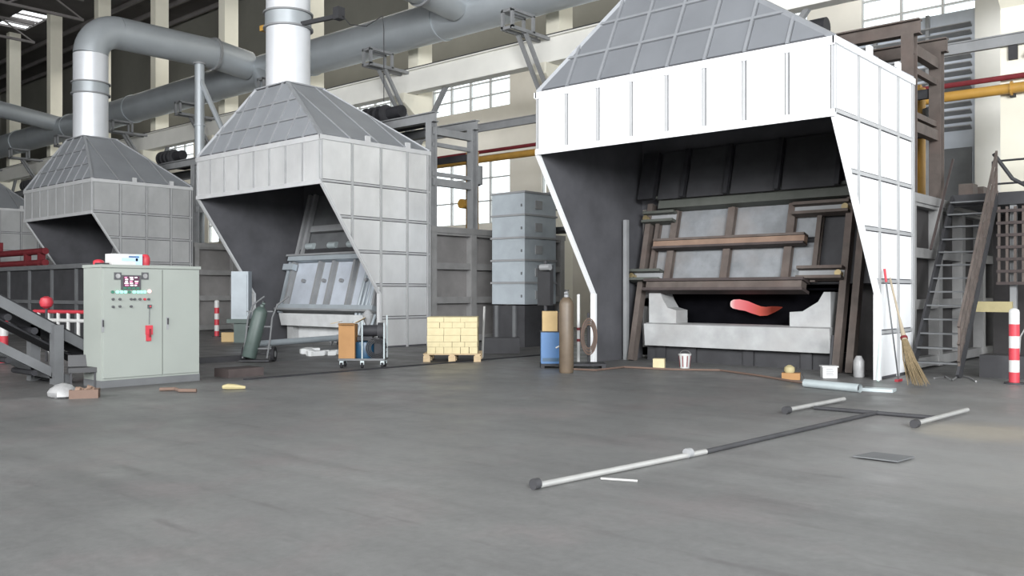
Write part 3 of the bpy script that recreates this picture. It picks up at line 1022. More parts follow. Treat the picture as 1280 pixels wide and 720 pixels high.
# ------------------------------------------------------------------ tower of boxes between furnaces
tw = thing('duct_box_tower', 'tower of five stacked pale grey steel boxes between the middle and nearest hoods', 'tower', (-17.5, 20.4, 0))
MB().box(-0.62, 0.62, -0.7, 0.7, 0.0, 1.2).build('base', M['steel_dark'], tw)
for i in range(5):
    z0 = 1.24 + 0.66 * i
    MB().box(-0.64, 0.64, -0.72, 0.72, z0, z0 + 0.6).build('section', M['steel_pale'], tw)
    MB().box(-0.68, 0.68, -0.76, 0.76, z0 + 0.6, z0 + 0.655).build('section_flange', M['steel_grey'], tw)
    MB().box(0.5, 0.54, -0.74, -0.71, z0 + 0.2, z0 + 0.28).build('latch', M['steel_mid'], tw)
    MB().box(0.63, 0.67, -0.25, 0.05, z0 + 0.15, z0 + 0.4).build('hatch', M['steel_grey'], tw)
for sx in (-0.5, 0.2):
    MB().box(sx, sx + 0.12, -0.76, -0.7, 0.0, 1.2).build('base_rib', M['steel_mid'], tw)
rl = thing('guard_rail', 'thin grey guard rail between the middle hoist frame and the white hood', 'railing', (-18.6, 22.2, 3.6))
for x in (0.0, 1.3, 2.6, 3.9):
    MB().cyl((x, 0, 0), (x, 0, 1.15), 0.03, n=8).build('post', M['steel_grey'], rl, True)
for q in (0.6, 1.15):
    MB().cyl((0, 0, q), (3.9, 0, q), 0.03, n=8).build('rail', M['steel_grey'], rl, True)
MB().box(-0.1, 4.0, -0.6, 0.6, -0.12, 0.0).build('deck', M['steel_mid'], rl)
for x in (0.1, 3.8):
    MB().bar((x, 0.4, -3.6), (x, 0.4, -0.12), 0.15, 0.15, (0, 1, 0)).build('leg', M['steel_mid'], rl)

# ------------------------------------------------------------------ stair and walkway at right
st = thing('steel_stair', 'steep steel stair with rusty handrails right of the white hood', 'stair', (-5.2, 17.95, 0))
NT = 13
for i in range(NT):
    y, z = 0.16 + 0.2 * i, 0.27 * (i + 1)
    MB().box(-0.40, 0.40, y - 0.1, y + 0.12, z - 0.03, z).build('tread', M['steel_mid'], st)
for x in (-0.42, 0.42):
    MB().bar((x, 0.0, 0.0), (x, 2.75, 3.58), 0.05, 0.22).build('stringer', M['steel_dark'], st)
for q in (0.95, 0.62, 0.3):
    MB().bar((0.42, 0.0, q), (0.42, 2.75, 3.55 + q), 0.045, 0.05).build('handrail', M['rust'], st)
for i in range(10):
    y = 0.05 + 0.3 * i
    MB().bar((0.42, y, 1.3 * y), (0.42, y, 1.3 * y + 0.97), 0.04, 0.04, (0, 1, 0)).build('baluster', M['rust'], st)
MB().bar((-0.42, 1.2, 1.56 + 0.9), (-0.42, 2.75, 4.45), 0.04, 0.04).build('handrail', M['rust_dark'], st)
wk_ = thing('walkway', 'raised steel walkway with thin railing at the top of the stair', 'walkway', (-5.4, 20.8, 0))
MB().box(-0.25, 6.2, 0, 3.2, 3.46, 3.6).build('deck', M['steel_mid'], wk_)
MB().box(-0.25, 6.2, -0.05, 0, 3.42, 3.68).build('edge_beam', M['steel_dark'], wk_)
for x in (0.9, 1.6, 3.6, 5.8):
    MB().bar((x, 0.1, 0), (x, 0.1, 3.46), 0.12, 0.12, (0, 1, 0)).build('column', M['steel_grey'], wk_)
    MB().bar((x, 3.0, 0), (x, 3.0, 3.46), 0.12, 0.12, (0, 1, 0)).build('column', M['steel_grey'], wk_)
for x in lin(-0.2, 6.1, 9):
    MB().cyl((x, 3.1, 3.6), (x, 3.1, 4.75), 0.025, n=8).build('rail_post', M['steel_dark'], wk_, True)
for q in (4.2, 4.75):
    MB().cyl((-0.2, 3.1, q), (6.1, 3.1, q), 0.025, n=8).build('rail', M['steel_dark'], wk_, True)
MB().tube([(0.55, -0.02, 4.5), (0.9, -0.02, 3.95), (1.2, -0.02, 3.75), (1.8, -0.02, 3.72), (6.1, -0.02, 3.74)], 0.04, 8).build('handrail', M['steel_dark'], wk_, True)
MB().box(0.18, 0.9, -0.04, 0.08, 1.18, 1.40).build('tie_beam', M['yellow_pale'], wk_)
MB().box(-0.2, 6.2, 3.15, 3.2, 0.0, 3.46).build('back_panel', M['body_brown'], wk_)  # added dark sheet, stands for the gloom behind the walkway
gr = thing('guard_grille', 'rust-brown grid grille hanging under the walkway right of the stair', 'grille', (-4.75, 20.68, 1.75))
for i in range(12):
    MB().box(0.15 * i + 0.0, 0.15 * i + 0.05, -0.02, 0.02, 0.05, 1.62).build('upright_bar', M['rust'], gr)
for i in range(7):
    MB().box(-0.02, 1.75, -0.045, -0.015, 0.25 * i, 0.25 * i + 0.06).build('cross_bar', M['rust_dark'], gr)
o = MB().box(-1.2, 1.3, -0.3, 0.3, 0, 0.42).build('kerb_block', M['steel_dark'], None, False, (-3.35, 18.75, 0))
tag(o, 'long low dark steel block on the floor under the walkway', 'block')
for i, px in enumerate((1190, 1205, 1219)):
    o = MB().box(-0.14, 0.14, -0.2, 0.2, 0, 0.34).build('brown_block', M['rust'], None, False, (-5.45 + 0.02 * i, 21.2 + i * 0.8, 3.6))
    tag(o, ['rust-brown block on the walkway nearest the hoist post', 'middle rust-brown block on the walkway deck', 'rust-brown block on the walkway farthest from the hoist post'][i], 'block', None)


def bollard(loc, label, h=1.25, group=None):
    t = thing('bollard', label, 'bollard', loc, 0, group)
    k = 6
    for i in range(k):
        MB().cyl((0, 0, h * i / k), (0, 0, h * (i + 1) / k), 0.085, n=14).build('band', M['red'] if i % 2 == 0 else M['white'], t, True)
    MB().lathe([(0.085, h), (0.075, h + 0.04), (0.03, h + 0.07)], n=14).build('cap', M['white'], t, True)
    MB().cyl((0, 0, 0), (0, 0, 0.03), 0.16, n=14).build('base_plate', M['steel_dark'], t, True)
    return t


b1 = bollard((-3.75, 17.45, 0), 'red and white banded bollard at the right edge beside the dark block')
dup(b1, gp(271, 421), 'slim red and white banded post right of the control cabinet')
dup(b1, gp(5, 455), 'red and white banded bollard behind the conveyor at the left edge')

# ------------------------------------------------------------------ control cabinet
cx0, cy0, cy1 = -14.95, 6.65, 8.42
cab = thing('control_cabinet', 'large grey-green two-door electrical control cabinet with screen and buttons', 'cabinet', (cx0, cy0, 0))
W, HH, D = cy1 - cy0, 2.06, 0.68
MB().box(-D, 0, 0, W, 0.0, 0.12).build('plinth', M['steel_mid'], cab)
MB().box(-D, -0.02, 0, W, 0.12, HH).build('body', M['cabinet'], cab)
MB().box(-D - 0.02, 0.015, -0.015, W + 0.015, HH - 0.05, HH).build('top_cap', M['cabinet'], cab)
dw = [(0.03, 1.05), (1.065, W - 0.02)]
doors = []
for a, b in dw:
    doors.append(MB().box(-0.02, 0.012, a, b, 0.16, HH - 0.07).build('door', M['cabinet'], cab))


def hpart(nm, k, y0, y1, z0, z1, d0, d1, par):
    return MB().box(d0, d1, y0, y1, z0, z1).build(nm, M[k], par)


def kx(px):
    return (px - 123.0) / (258.0 - 123.0)


# map of the door face: y across (perspective of the long front), z from the photo
def cyz(px, py):
    # intersect the view ray with the front plane
    r = (px - 640.0) / FPX
    dx = -math.sin(YAW) + r * math.cos(YAW)
    dy = math.cos(YAW) + r * math.sin(YAW)
    t = cx0 / dx
    return dy * t - cy0, EYE + (HOR - py) / FPX * t


y, z = cyz(163, 352)
hpart('screen_bezel', 'panel_dark', y - 0.17, y + 0.17, z - 0.14, z + 0.11, 0.012, 0.035, doors[0])
hpart('screen', 'screen_bg', y - 0.14, y + 0.14, z - 0.085, z + 0.09, 0.035, 0.038, doors[0])
for i in range(5):
    for j in range(3):
        if random.random() < 0.85:
            yy = y - 0.12 + j * 0.085 + random.uniform(0, 0.015)
            hpart('readout', 'screen_white' if random.random() < 0.65 else 'screen_red', yy, yy + random.uniform(0.04, 0.075), z + 0.06 - i * 0.033, z + 0.078 - i * 0.033, 0.038, 0.040, doors[0])
for i in range(4):
    hpart('key', 'green_dark', y - 0.14 + i * 0.075, y - 0.085 + i * 0.075, z - 0.128, z - 0.095, 0.035, 0.042, doors[0])
for px in (146.5, 180.5):
    y, z = cyz(px, 345)
    hpart('gauge', 'panel_dark', y - 0.06, y + 0.06, z - 0.06, z + 0.06, 0.012, 0.03, doors[0])
    MB().cyl((0.03, y, z), (0.036, y, z), 0.04, n=16).build('gauge_dial', M['plastic_bag'], doors[0])
for px in (140, 146, 151, 156, 161, 167, 172, 176, 180):
    y, z = cyz(px, 365)
    k = 'green_dark' if px in (140, 161) else 'green_led'
    MB().cyl((0.012, y, z), (0.035, y, z), 0.026, n=12).build('indicator', M[k], doors[0], True)
y, z = cyz(186, 364)
MB().cyl((0.012, y, z), (0.035, y, z), 0.03, n=12).build('indicator', M['pink_led'], doors[0], True)
for px, py in ((140.5, 374), (149, 374), (163, 374), (167.5, 374), (174, 374), (180, 374), (185, 374), (140.5, 383.5), (149, 383), (163, 383)):
    y, z = cyz(px, py)
    MB().cyl((0.012, y, z), (0.045, y, z), 0.021, n=10).build('push_button', M['red' if px in (180,) else 'panel_dark'], doors[0], True)
y, z = cyz(186, 383)
hpart('switch', 'panel_dark', y - 0.03, y + 0.03, z - 0.03, z + 0.03, 0.012, 0.05, doors[0])
MB().cyl((0.05, y, z), (0.06, y, z), 0.015, n=8).build('switch_stub', M['red'], doors[0], True)
y2, z2 = cyz(185.5, 416)
MB().tube([(0.03, y, z - 0.03), (0.025, y, z - 0.15), (0.03, y2, z2 + 0.15)], 0.007, 6).build('chain', M['steel_mid'], doors[0])
hpart('padlock_tag', 'red', y2 - 0.06, y2 + 0.05, z2 - 0.03, z2 + 0.13, 0.012, 0.06, doors[0])
hpart('padlock_tag', 'red', y2 - 0.05, y2 + 0.03, z2 - 0.14, z2 - 0.03, 0.012, 0.045, doors[0])
hpart('handle', 'dark_red', y2 - 0.015, y2 + 0.015, z2 - 0.07, z2 + 0.07, 0.06, 0.075, doors[0])
for px, py, d in ((128, 407, 0), (209, 404, 1)):
    y, z = cyz(px, py)
    hpart('lock_plate', 'steel_grey', y - 0.02, y + 0.02, z - 0.11, z + 0.11, 0.012, 0.022, doors[d])
    hpart('latch_handle', 'steel_dark', y - 0.01, y + 0.01, z - 0.02, z + 0.09, 0.022, 0.04, doors[d])
# things on top of the cabinet
ztop = HH + 0.002
cbx = thing('carton', 'small white carton with blue print lying on the control cabinet', 'box', (cx0 - 0.3, cy0 + 0.52, ztop))
MB().box(-0.14, 0.14, -0.26, 0.26, 0.0, 0.19).build('carton_body', M['white'], cbx)
MB().box(0.14, 0.143, -0.1, 0.18, 0.07, 0.12).build('print_stripe', M['lightblue'], cbx)
MB().box(0.14, 0.144, 0.02, 0.2, 0.13, 0.155).build('print_stripe', M['blue'], cbx)
MB().box(0.14, 0.143, 0.14, 0.258, 0.01, 0.18).build('print_stripe', M['lightblue'], cbx)
s = MB().lathe([(0.07, 0), (0.08, 0.05), (0.08, 0.13), (0.06, 0.18), (0.03, 0.2)], n=16).build('warning_beacon', M['red'], None, True, (cx0 - 0.3, cy0 + 0.9, ztop))
tag(s, 'small red beacon on the cabinet right of the white carton', 'beacon')
hm = thing('safety_helmet', 'low dark and pink cap lying at the left end of the cabinet top', 'helmet', (cx0 - 0.33, cy0 + 0.1, ztop))
MB().lathe([(0.085, 0.0), (0.09, 0.05), (0.07, 0.075), (0.03, 0.09)], n=16).build('shell', M['red'], hm, True)
MB().box(-0.13, 0.13, -0.08, 0.12, 0.0, 0.03).build('brim', M['black'], hm)

# ------------------------------------------------------------------ conveyor at left
cv = thing('conveyor', 'dark grey inclined conveyor with black belt at the left edge beside the cabinet', 'conveyor', (-16.3, 5.0, 0))
za = lambda y: 1.85 - 0.58 * y        # height of the upper rail along local y


def railbar(x, dz, wd, h, y0, y1, name, k):
    MB().bar((x, y0, za(y0) + dz), (x, y1, za(y1) + dz), wd, h).build(name, M[k], cv)


for x in (0.0, -0.9):
    railbar(x, -0.08, 0.08, 0.17, -1.2, 2.55, 'side_rail', 'steel_dark' if x < 0 else 'steel_mid')
    railbar(x, -0.84, 0.08, 0.15, -1.2, 1.7, 'lower_rail', 'steel_mid')
railbar(-0.45, 0.03, 0.96, 0.03, -1.2, 2.6, 'belt', 'rubber')
railbar(-0.45, -0.36, 0.7, 0.03, -1.2, 2.4, 'return_belt', 'rubber')
for i in range(9):
    y = -1.0 + 0.42 * i
    MB().cyl((-0.9, y, za(y) - 0.28), (0.03, y, za(y) - 0.28), 0.06, n=12).build('roller', M['steel_black'], cv, True)
    if i < 7:
        MB().cyl((-0.9, y, za(y) - 1.0), (0.03, y, za(y) - 1.0), 0.05, n=12).build('roller', M['steel_black'], cv, True)
for y in (1.45, -0.9):
    for x in (0.06, -0.96):
        MB().bar((x, y, 0), (x, y, za(y) + 0.02), 0.2, 0.16, (0, 1, 0)).build('leg', M['steel_mid'], cv)
MB().box(-0.96, 0.06, 1.37, 1.53, 0.1, 0.2).build('cross_member', M['steel_mid'], cv)

# floor clutter by the cabinet
o = thing('stool', 'small black padded stool at the foot of the conveyor', 'stool', gp(103, 484), R(70))
MB().box(-0.22, 0.22, -0.2, 0.2, 0.26, 0.34).build('seat', M['black'], o)
MB().obox((0, 0.2, 0.42), (0.21, 0, 0), (0, 0.02, 0), (0, 0.03, 0.11)).build('backrest', M['black'], o)
for sx in (-0.18, 0.18):
    for sy in (-0.16, 0.16):
        MB().bar((sx, sy, 0), (sx, sy, 0.26), 0.03, 0.03, (0, 1, 0)).build('leg', M['steel_dark'], o)
bx = thing('junk_box', 'low brown open box of metal scraps by the cabinet corner', 'box', gp(106, 497), R(60))
for a in ((-0.2, -0.17), (0.17, 0.2)):
    MB().box(a[0], a[1], -0.14, 0.14, 0, 0.13).build('side', M['card_dark'], bx)
MB().box(-0.17, 0.17, -0.14, -0.12, 0, 0.13).build('side', M['card_dark'], bx)
MB().box(-0.17, 0.17, 0.12, 0.14, 0, 0.13).build('side', M['card_dark'], bx)
MB().box(-0.17, 0.17, -0.12, 0.12, 0, 0.02).build('bottom', M['card_dark'], bx)
sc = MB()
for i in range(14):
    p = V((random.uniform(-0.12, 0.12), random.uniform(-0.08, 0.08), random.uniform(0.06, 0.17)))
    sc.obox(p, V((random.uniform(0.03, 0.06), random.uniform(-0.03, 0.03), random.uniform(-0.02, 0.03))), (0, 0.02, 0.01), (0.005, 0, 0.015))
o = sc.build('scrap', M['rust_light'], bx)
o['kind'] = 'stuff'
o2 = MB()
pp = []
for k in range(7):
    z = [0, 0.03, 0.09, 0.15, 0.19, 0.21, 0.22][k]
    r = [0.15, 0.19, 0.20, 0.17, 0.12, 0.06, 0.03][k]
    pp.append((r, z))
o2.lathe(pp, n=16)
o2.v = [(x * random.uniform(0.8, 1.15), y * random.uniform(0.8, 1.15), z) for x, y, z in o2.v]
tag(o2.build('plastic_bag', M['plastic_bag'], None, True, gp(79, 497)), 'crumpled greyish plastic bag on the floor at the foot of the conveyor post', 'bag')
o = MB().tube([V((0, 0, 0.03)), V((0.2, 0.15, 0.04)), V((0.4, 0.12, 0.03)), V((0.6, 0.3, 0.03))], 0.03, 8).build('rag', M['card_dark'], None, True, gp(200, 489))
tag(o, 'twisted brown rag on the floor in front of the control cabinet', 'rag')
o = MB().tube([V((0, 0, 0.04)), V((0.08, 0.04, 0.05)), V((0.15, 0.12, 0.045)), V((0.24, 0.26, 0.03))], [0.035, 0.05, 0.045, 0.025], 8).build('work_glove', M['yellow_pale'], None, True, gp(279, 487))
tag(o, 'pale yellow work glove on the floor right of the cabinet', 'glove')
# sunken steel beams of the pit edge right of the cabinet
o = MB().box(-0.25, 0.25, -0.75, 0.0, 0.0, 0.16).build('sleeper_beam', M['rust_dark'], None, False, (-15.2, 9.75, 0))
tag(o, 'dark rusty beam lying on the floor right of the cabinet', 'beam')
o = MB().box(-0.12, 0.12, -1.6, 1.6, 0.0, 0.12).build('floor_bar', M['steel_dark'], None, False, (-18.6, 10.2, 0))
tag(o, 'long dark steel bar on the floor behind the hand truck', 'beam')

# ------------------------------------------------------------------ left background: barrier casing, red pipes, chain posts
bw = thing('steel_barrier', 'dark grey ribbed steel barrier wall left behind the control cabinet', 'barrier', (-40, 13.0, 0))
panel_face((-9, 0, 0), (1, 0, 0), (0, 0, 1), (0, -1, 0), [(0, 0), (20, 0), (20, 2.45), (0, 2.45)], lin(0, 20, 10), [0.0, 1.25, 2.45], M['steel_dark'], M['steel_mid'], bw,
           gap=0.05, th=0.02, rw=0.12, rth=0.09)
MB().box(-9, 11, 0.0, 0.1, 0, 2.45).build('backing', M['steel_dark'], bw)
MB().box(-9, 11, -0.14, 0.2, 2.4, 2.55).build('coping', M['steel_mid'], bw)
rp = thing('red_pipe_rack', 'dark red pipe rack behind the barrier wall at left', 'pipe rack', (-41.0, 14.2, 0))
for x in (-6, -3.5, -1.0, 2.4, 3.8):
    MB().bar((x, 0, 0), (x, 0, 3.25), 0.22, 0.22, (0, 1, 0)).build('post', M['dark_red'], rp)
for q in (2.75, 3.2):
    MB().cyl((-6.2, 0, q), (4.2, 0, q), 0.13, n=12).build('pipe', M['dark_red'], rp, True)
MB().box(-6.2, -0.5, -0.1, 0.1, 3.3, 3.7).build('header', M['dark_red'], rp)
for i in range(6):
    x = -5.8 + i * 0.9
    MB().cyl((x, -0.16, 3.35), (x, -0.16, 3.62), 0.1, n=10).build('valve_wheel', M['white'] if i % 3 == 1 else M['dark_red'], rp, True)
fb = thing('barrier_fence', 'low red and white rail fence between the conveyor and the cabinet', 'fence', gp(60, 440), R(12))
for i in range(9):
    x = -0.4 + i * 0.42
    MB().cyl((x, 0, 0), (x, 0, 1.05), 0.045, n=10).build('picket', M['white'], fb, True)
for q in (0.85, 1.08):
    MB().cyl((-0.6, 0, q), (3.2, 0, q), 0.05, n=10).build('rail', M['red' if q > 1 else 'white'], fb, True)
o = thing('signal_lamp', 'round red signal lamp on a thin stand behind the conveyor post', 'lamp', gp(58, 452))
MB().cyl((0, 0, 0), (0, 0, 1.25), 0.03, n=8).build('stand', M['steel_dark'], o, True)
MB().lathe([(0.05, 1.22), (0.12, 1.27), (0.15, 1.36), (0.12, 1.46), (0.04, 1.5)], n=16).build('globe', M['red'], o, True)

# ------------------------------------------------------------------ electrical box and hand truck
eb = thing('switch_box', 'tall pale blue-grey switch box on a green pedestal left of the middle hood', 'box', gp(302, 428), YAW)
MB().box(-0.27, 0.27, -0.2, 0.2, 0.75, 2.25).build('box_body', M['steel_pale'], eb)
MB().box(-0.22, 0.22, -0.22, -0.2, 0.85, 2.15).build('box_door', M['steel_pale'], eb)
MB().box(-0.4, 0.3, -0.25, 0.25, 0.62, 0.75).build('shelf', M['gas_green'], eb)
MB().box(-0.2, 0.2, -0.15, 0.15, 0.0, 0.62).build('pedestal', M['gas_green'], eb)
sb = MB().box(-0.22, 0.22, -0.15, 0.15, 0, 0.3).build('small_carton', M['card_pale'], None, False, gp(287, 427), YAW)
tag(sb, 'small pale carton on the floor left of the switch box pedestal', 'box')

ht = thing('hand_truck', 'two-wheeled cylinder hand truck with curved handle in front of the middle hood', 'hand truck', gp(322, 452), YAW)
for sx in (-0.28, 0.28):
    MB().tube([(sx - 0.05, -0.05, 0.08), (sx, 0.02, 0.5), (sx + 0.03, 0.1, 1.0), (sx + 0.12, 0.2, 1.3), (sx + 0.38, 0.22, 1.5)], 0.022, 8).build('side_tube', M['steel_mid'], ht, True)
for q, yy in ((0.3, 0.0), (0.8, 0.08), (1.15, 0.14)):
    MB().bar((-0.3, yy, q), (0.32, yy, q), 0.03, 0.03).build('cross_tube', M['steel_mid'], ht)
MB().box(-0.34, 0.34, -0.3, 0.05, 0.02, 0.05).build('toe_plate', M['steel_dark'], ht)
MB().cyl((-0.38, 0.1, 0.17), (0.38, 0.1, 0.17), 0.02, n=8).build('axle', M['steel_dark'], ht, True)
for sx in (-0.36, 0.30):
    w_ = MB().cyl((sx, 0.1, 0.17), (sx + 0.08, 0.1, 0.17), 0.17, n=20).build('wheel', M['rubber'], ht, True)
    MB().cyl((sx - 0.005, 0.1, 0.17), (sx + 0.085, 0.1, 0.17), 0.07, n=14).build('hub', M['steel_grey'], w_, True)


def gas_cyl(name, label, loc, k, r=0.115, h=1.25, rot=None, cap='brass'):
    t = thing(name, label, 'gas cylinder', loc)
    MB().lathe([(r * 0.9, 0), (r, 0.03), (r, h - 0.14), (r * 0.85, h - 0.07), (r * 0.5, h - 0.01), (r * 0.3, h)], n=24).build('shell', M[k], t, True)
    MB().lathe([(r * 0.33, h - 0.005), (r * 0.33, h + 0.05), (0.02, h + 0.06), (0.018, h + 0.12)], n=12).build('valve', M[cap], t, True)
    MB().cyl((0, -0.05, h + 0.08), (0.07, -0.05, h + 0.08), 0.025, n=10).build('valve_outlet', M[cap], t, True)
    MB().lathe([(0.045, h + 0.12), (0.045, h + 0.14)], n=12).build('hand_wheel', M['steel_dark'], t, True)
    if rot:
        t.rotation_euler = rot
    return t


q = gp(311, 452)
gas_cyl('gas_cylinder', 'grey-green gas cylinder leaning on the hand truck', (q.x, q.y, 0.09), 'gas_green', 0.165, 1.2, (R(-6), R(13), YAW), 'gas_green')

# pale lance tube lying in front of the middle furnace
a, b = gp(322, 446), gp(440, 440)
ln = thing('lance_tube', 'long pale steel tube lying on two trestles in front of the middle furnace', 'tube', (0, 0, 0))
A, B = gp(314, 442) + V((0, 0, 0.24)), gp(440, 431) + V((0, 0, 0.24))
MB().cyl(A, B, 0.085, n=14).build('tube', M['steel_pale'], ln, True)
for k in (0.12, 0.85):
    p = A.lerp(B, k)
    m = MB()
    d = (B - A).normalized().cross(V((0, 0, 1)))
    m.bar(p + d * 0.25 - V((0, 0, 0.09)), p - d * 0.25 - V((0, 0, 0.09)), 0.06, 0.05)
    for s_ in (-1, 1):
        m.bar(p + d * 0.22 * s_ - V((0, 0, 0.1)), V((p.x, p.y, 0)) + d * 0.3 * s_, 0.04, 0.04)
    m.build('trestle', M['steel_mid'], ln)
# heap of white refractory debris
m = MB()
for i in range(26):
    p = V((random.gauss(0, 0.3), random.gauss(0, 0.25), 0))
    s_ = random.uniform(0.05, 0.14)
    a_ = random.uniform(0, 6)
    m.obox(p + V((0, 0, s_ * 0.5)), V((math.cos(a_), math.sin(a_), 0.1)) * s_, V((-math.sin(a_), math.cos(a_), 0)) * s_ * 0.7, V((0, 0, s_ * 0.55)))
o = m.build('debris_heap', M['refract_white'], None, False, gp(398, 443))
o['kind'] = 'stuff'
o['label'] = 'small heap of white refractory lumps on the floor before the middle furnace'
o['category'] = 'debris'

# ------------------------------------------------------------------ cart with pump and cardboard box
loc = gp(455, 459)
ct = thing('pump_cart', 'wheeled cart carrying a dark blue drum and pump in front of middle hood', 'cart', loc, YAW)
MB().box(-0.5, 0.48, -0.26, 0.26, 0.16, 0.2).build('deck', M['steel_mid'], ct)
for sx, sy in ((-0.44, -0.2), (0.0, -0.22), (0.42, -0.2), (-0.44, 0.2), (0.42, 0.2)):
    w_ = MB().cyl((sx - 0.025, sy, 0.06), (sx + 0.025, sy, 0.06), 0.06, n=14).build('caster', M['rubber'], ct, True)
    MB().box(sx - 0.04, sx + 0.04, sy - 0.02, sy + 0.02, 0.07, 0.16).build('caster_fork', M['galv'], w_)
for sx, sy, h in ((0.0, -0.24, 1.0), (0.46, 0.2, 1.1), (0.46, -0.24, 0.95), (-0.1, 0.24, 1.0)):
    MB().cyl((sx, sy, 0.2), (sx, sy, h), 0.018, n=8).build('upright', M['galv'], ct, True)
MB().lathe([(0.2, 0.2), (0.21, 0.23), (0.21, 0.5), (0.2, 0.54), (0.08, 0.56)], (0.02, 0, 0), 22).build('drum', M['blue_dark'], ct, True)
MB().box(-0.12, 0.2, -0.15, 0.15, 0.58, 0.66).build('pump_bed', M['steel_dark'], ct)
MB().cyl((-0.02, 0.0, 0.78), (0.3, 0.0, 0.78), 0.12, n=18).build('motor', M['steel_black'], ct, True)
MB().cyl((0.3, 0.0, 0.78), (0.42, 0.0, 0.78), 0.17, n=18).build('fan_case', M['steel_dark'], ct, True)
MB().box(0.24, 0.44, -0.16, 0.14, 0.2, 0.6).build('gear_case', M['steel_black'], ct)
MB().lathe([(0.05, 0.9), (0.09, 1.0), (0.12, 1.12), (0.03, 1.22)], (0.08, 0.02, 0), 14).build('hopper', M['steel_grey'], ct, True)
MB().cyl((0.08, 0.02, 0.86), (0.08, 0.02, 0.92), 0.04, n=10).build('hopper_neck', M['steel_grey'], ct, True)
for i in range(4):
    r_ = 0.13 + 0.03 * i
    MB().tube([(0.3 + r_ * math.cos(t_), -0.2 - 0.01 * i, 0.42 + r_ * math.sin(t_)) for t_ in lin(0, 6.0, 14)], 0.012, 6).build('hose', M['black'], ct, True)
cbx = thing('cardboard_box', 'tall brown cardboard box with open flaps at the left end of the pump cart', 'box', loc + Matrix.Rotation(YAW, 3, 'Z') @ V((-0.33, -0.02, 0.202)), YAW)
MB().box(-0.17, 0.17, -0.2, 0.2, 0.0, 0.72).build('box_body', M['card'], cbx)
MB().obox((-0.25, 0, 0.75), (0.09, 0, 0.02), (0, 0.2, 0), (0, 0, 0.004)).build('flap', M['card_pale'], cbx)
MB().obox((0.27, 0, 0.80), (0.11, 0, 0.06), (0, 0.2, 0), (0, 0, 0.004)).build('flap', M['card_pale'], cbx)
MB().obox((0, -0.24, 0.73), (0.17, 0, 0), (0, 0.05, 0.01), (0, 0, 0.004)).build('flap', M['card'], cbx)

# ------------------------------------------------------------------ pallet with fire bricks
pl = thing('pallet', 'light wooden pallet under the stack of cream firebricks', 'pallet', gp(567, 450), YAW)
for y in (-0.5, -0.25, 0, 0.25, 0.5):
    MB().box(-0.66, 0.66, y - 0.08, y + 0.08, 0.16, 0.185).build('deck_board', M['wood'], pl)
for x in (-0.58, 0.0, 0.58):
    MB().box(x - 0.06, x + 0.06, -0.58, 0.58, 0.135, 0.16).build('bearer', M['wood'], pl)
    for y in (-0.5, 0, 0.5):
        MB().box(x - 0.08, x + 0.08, y - 0.08, y + 0.08, 0.0, 0.135).build('block', M['wood'], pl)
prow = []
RZ = Matrix.Rotation(YAW, 3, 'Z')
pc = gp(567, 450)
zc = 0.186
rows = [(0.15, 6), (0.12, 4), (0.15, 3), (0.17, 3), (0.13, 4), (0.12, 3)]
meshes = {}
blab = ['in the bottom layer', 'in the second layer from below', 'in the third layer from below', 'in the third layer from the top', 'in the layer below the top', 'in the top layer']
for li, (hh, n_) in enumerate(rows):
    wdt = 1.16 / n_
    for j in range(n_):
        for k in range(2):
            key = (li,)
            if key not in meshes:
                bmx = MB()
                bmx.box(-wdt / 2 + 0.004, wdt / 2 - 0.004, -0.25, 0.25, 0, hh - 0.005)
                meshes[key] = bmx.mesh('firebrick_block', M['firebrick'])
            o = bpy.data.objects.new('firebrick_block', meshes[key])
            C.objects.link(o)
            p = V((-0.58 + wdt * (j + 0.5) + random.uniform(-0.004, 0.004), -0.26 + 0.52 * k + random.uniform(-0.012, 0.012), 0))
            o.location = pc + RZ @ p + V((0, 0, zc))
            o.rotation_euler = (0, 0, YAW)
            pos = {3: ['left', 'middle', 'right'], 4: ['leftmost', 'second', 'third', 'rightmost'], 6: ['leftmost', 'second', 'third', 'fourth', 'fifth', 'rightmost']}[n_][j]
            tag(o, '%s cream firebrick %s, %s row of the pallet' % (pos, blab[li], ('front', 'rear')[k]), 'firebrick', 'firebricks stacked on the pallet')
    zc += hh
o = MB().cyl((0, 0, 0), (0.05, 0.02, 1.25), 0.03, n=8).build('upright_rod', M['pipe_bright'], None, True, gp(603, 447))
tag(o, 'thin pale upright rod standing at the right of the firebrick pallet', 'rod')
o = MB().box(-0.5, 0.45, -0.25, 0.25, 0, 0.4).build('steel_trough', M['steel_dark'], None, False, gp(628, 441), YAW)
tag(o, 'low dark steel trough at the foot of the box tower', 'trough')

# ------------------------------------------------------------------ welding group
loc = gp(700, 459)
sk = thing('skid_plate', 'low flat black steel skid under the blue welding machine', 'skid', loc, YAW)
MB().box(-0.42, 0.95, -0.3, 0.3, 0.05, 0.09).build('plate', M['steel_black'], sk)
for x in (-0.38, 0.9):
    MB().box(x - 0.04, x + 0.04, -0.3, 0.3, 0, 0.05).build('runner', M['steel_black'], sk)
wm = thing('welding_machine', 'blue welding machine under two cartons beside the brown gas cylinder', 'welding machine', loc + RZ @ V((-0.08, 0.02, 0.092)), YAW)
MB().box(-0.33, 0.33, -0.24, 0.24, 0.0, 0.66).build('case', M['blue'], wm)
MB().box(-0.30, 0.30, -0.25, -0.24, 0.05, 0.12).build('vent_strip', M['blue_dark'], wm)
MB().tube([(-0.02, -0.25, 0.33), (0.03, -0.25, 0.36), (0.1, -0.25, 0.36), (0.16, -0.25, 0.31), (0.1, -0.25, 0.28), (0.17, -0.25, 0.25)], 0.018, 8).build('emblem', M['white'], wm, True)
MB().box(-0.34, 0.34, -0.25, 0.25, 0.66, 0.68).build('lid', M['steel_dark'], wm)
zz = 0.092 + 0.682
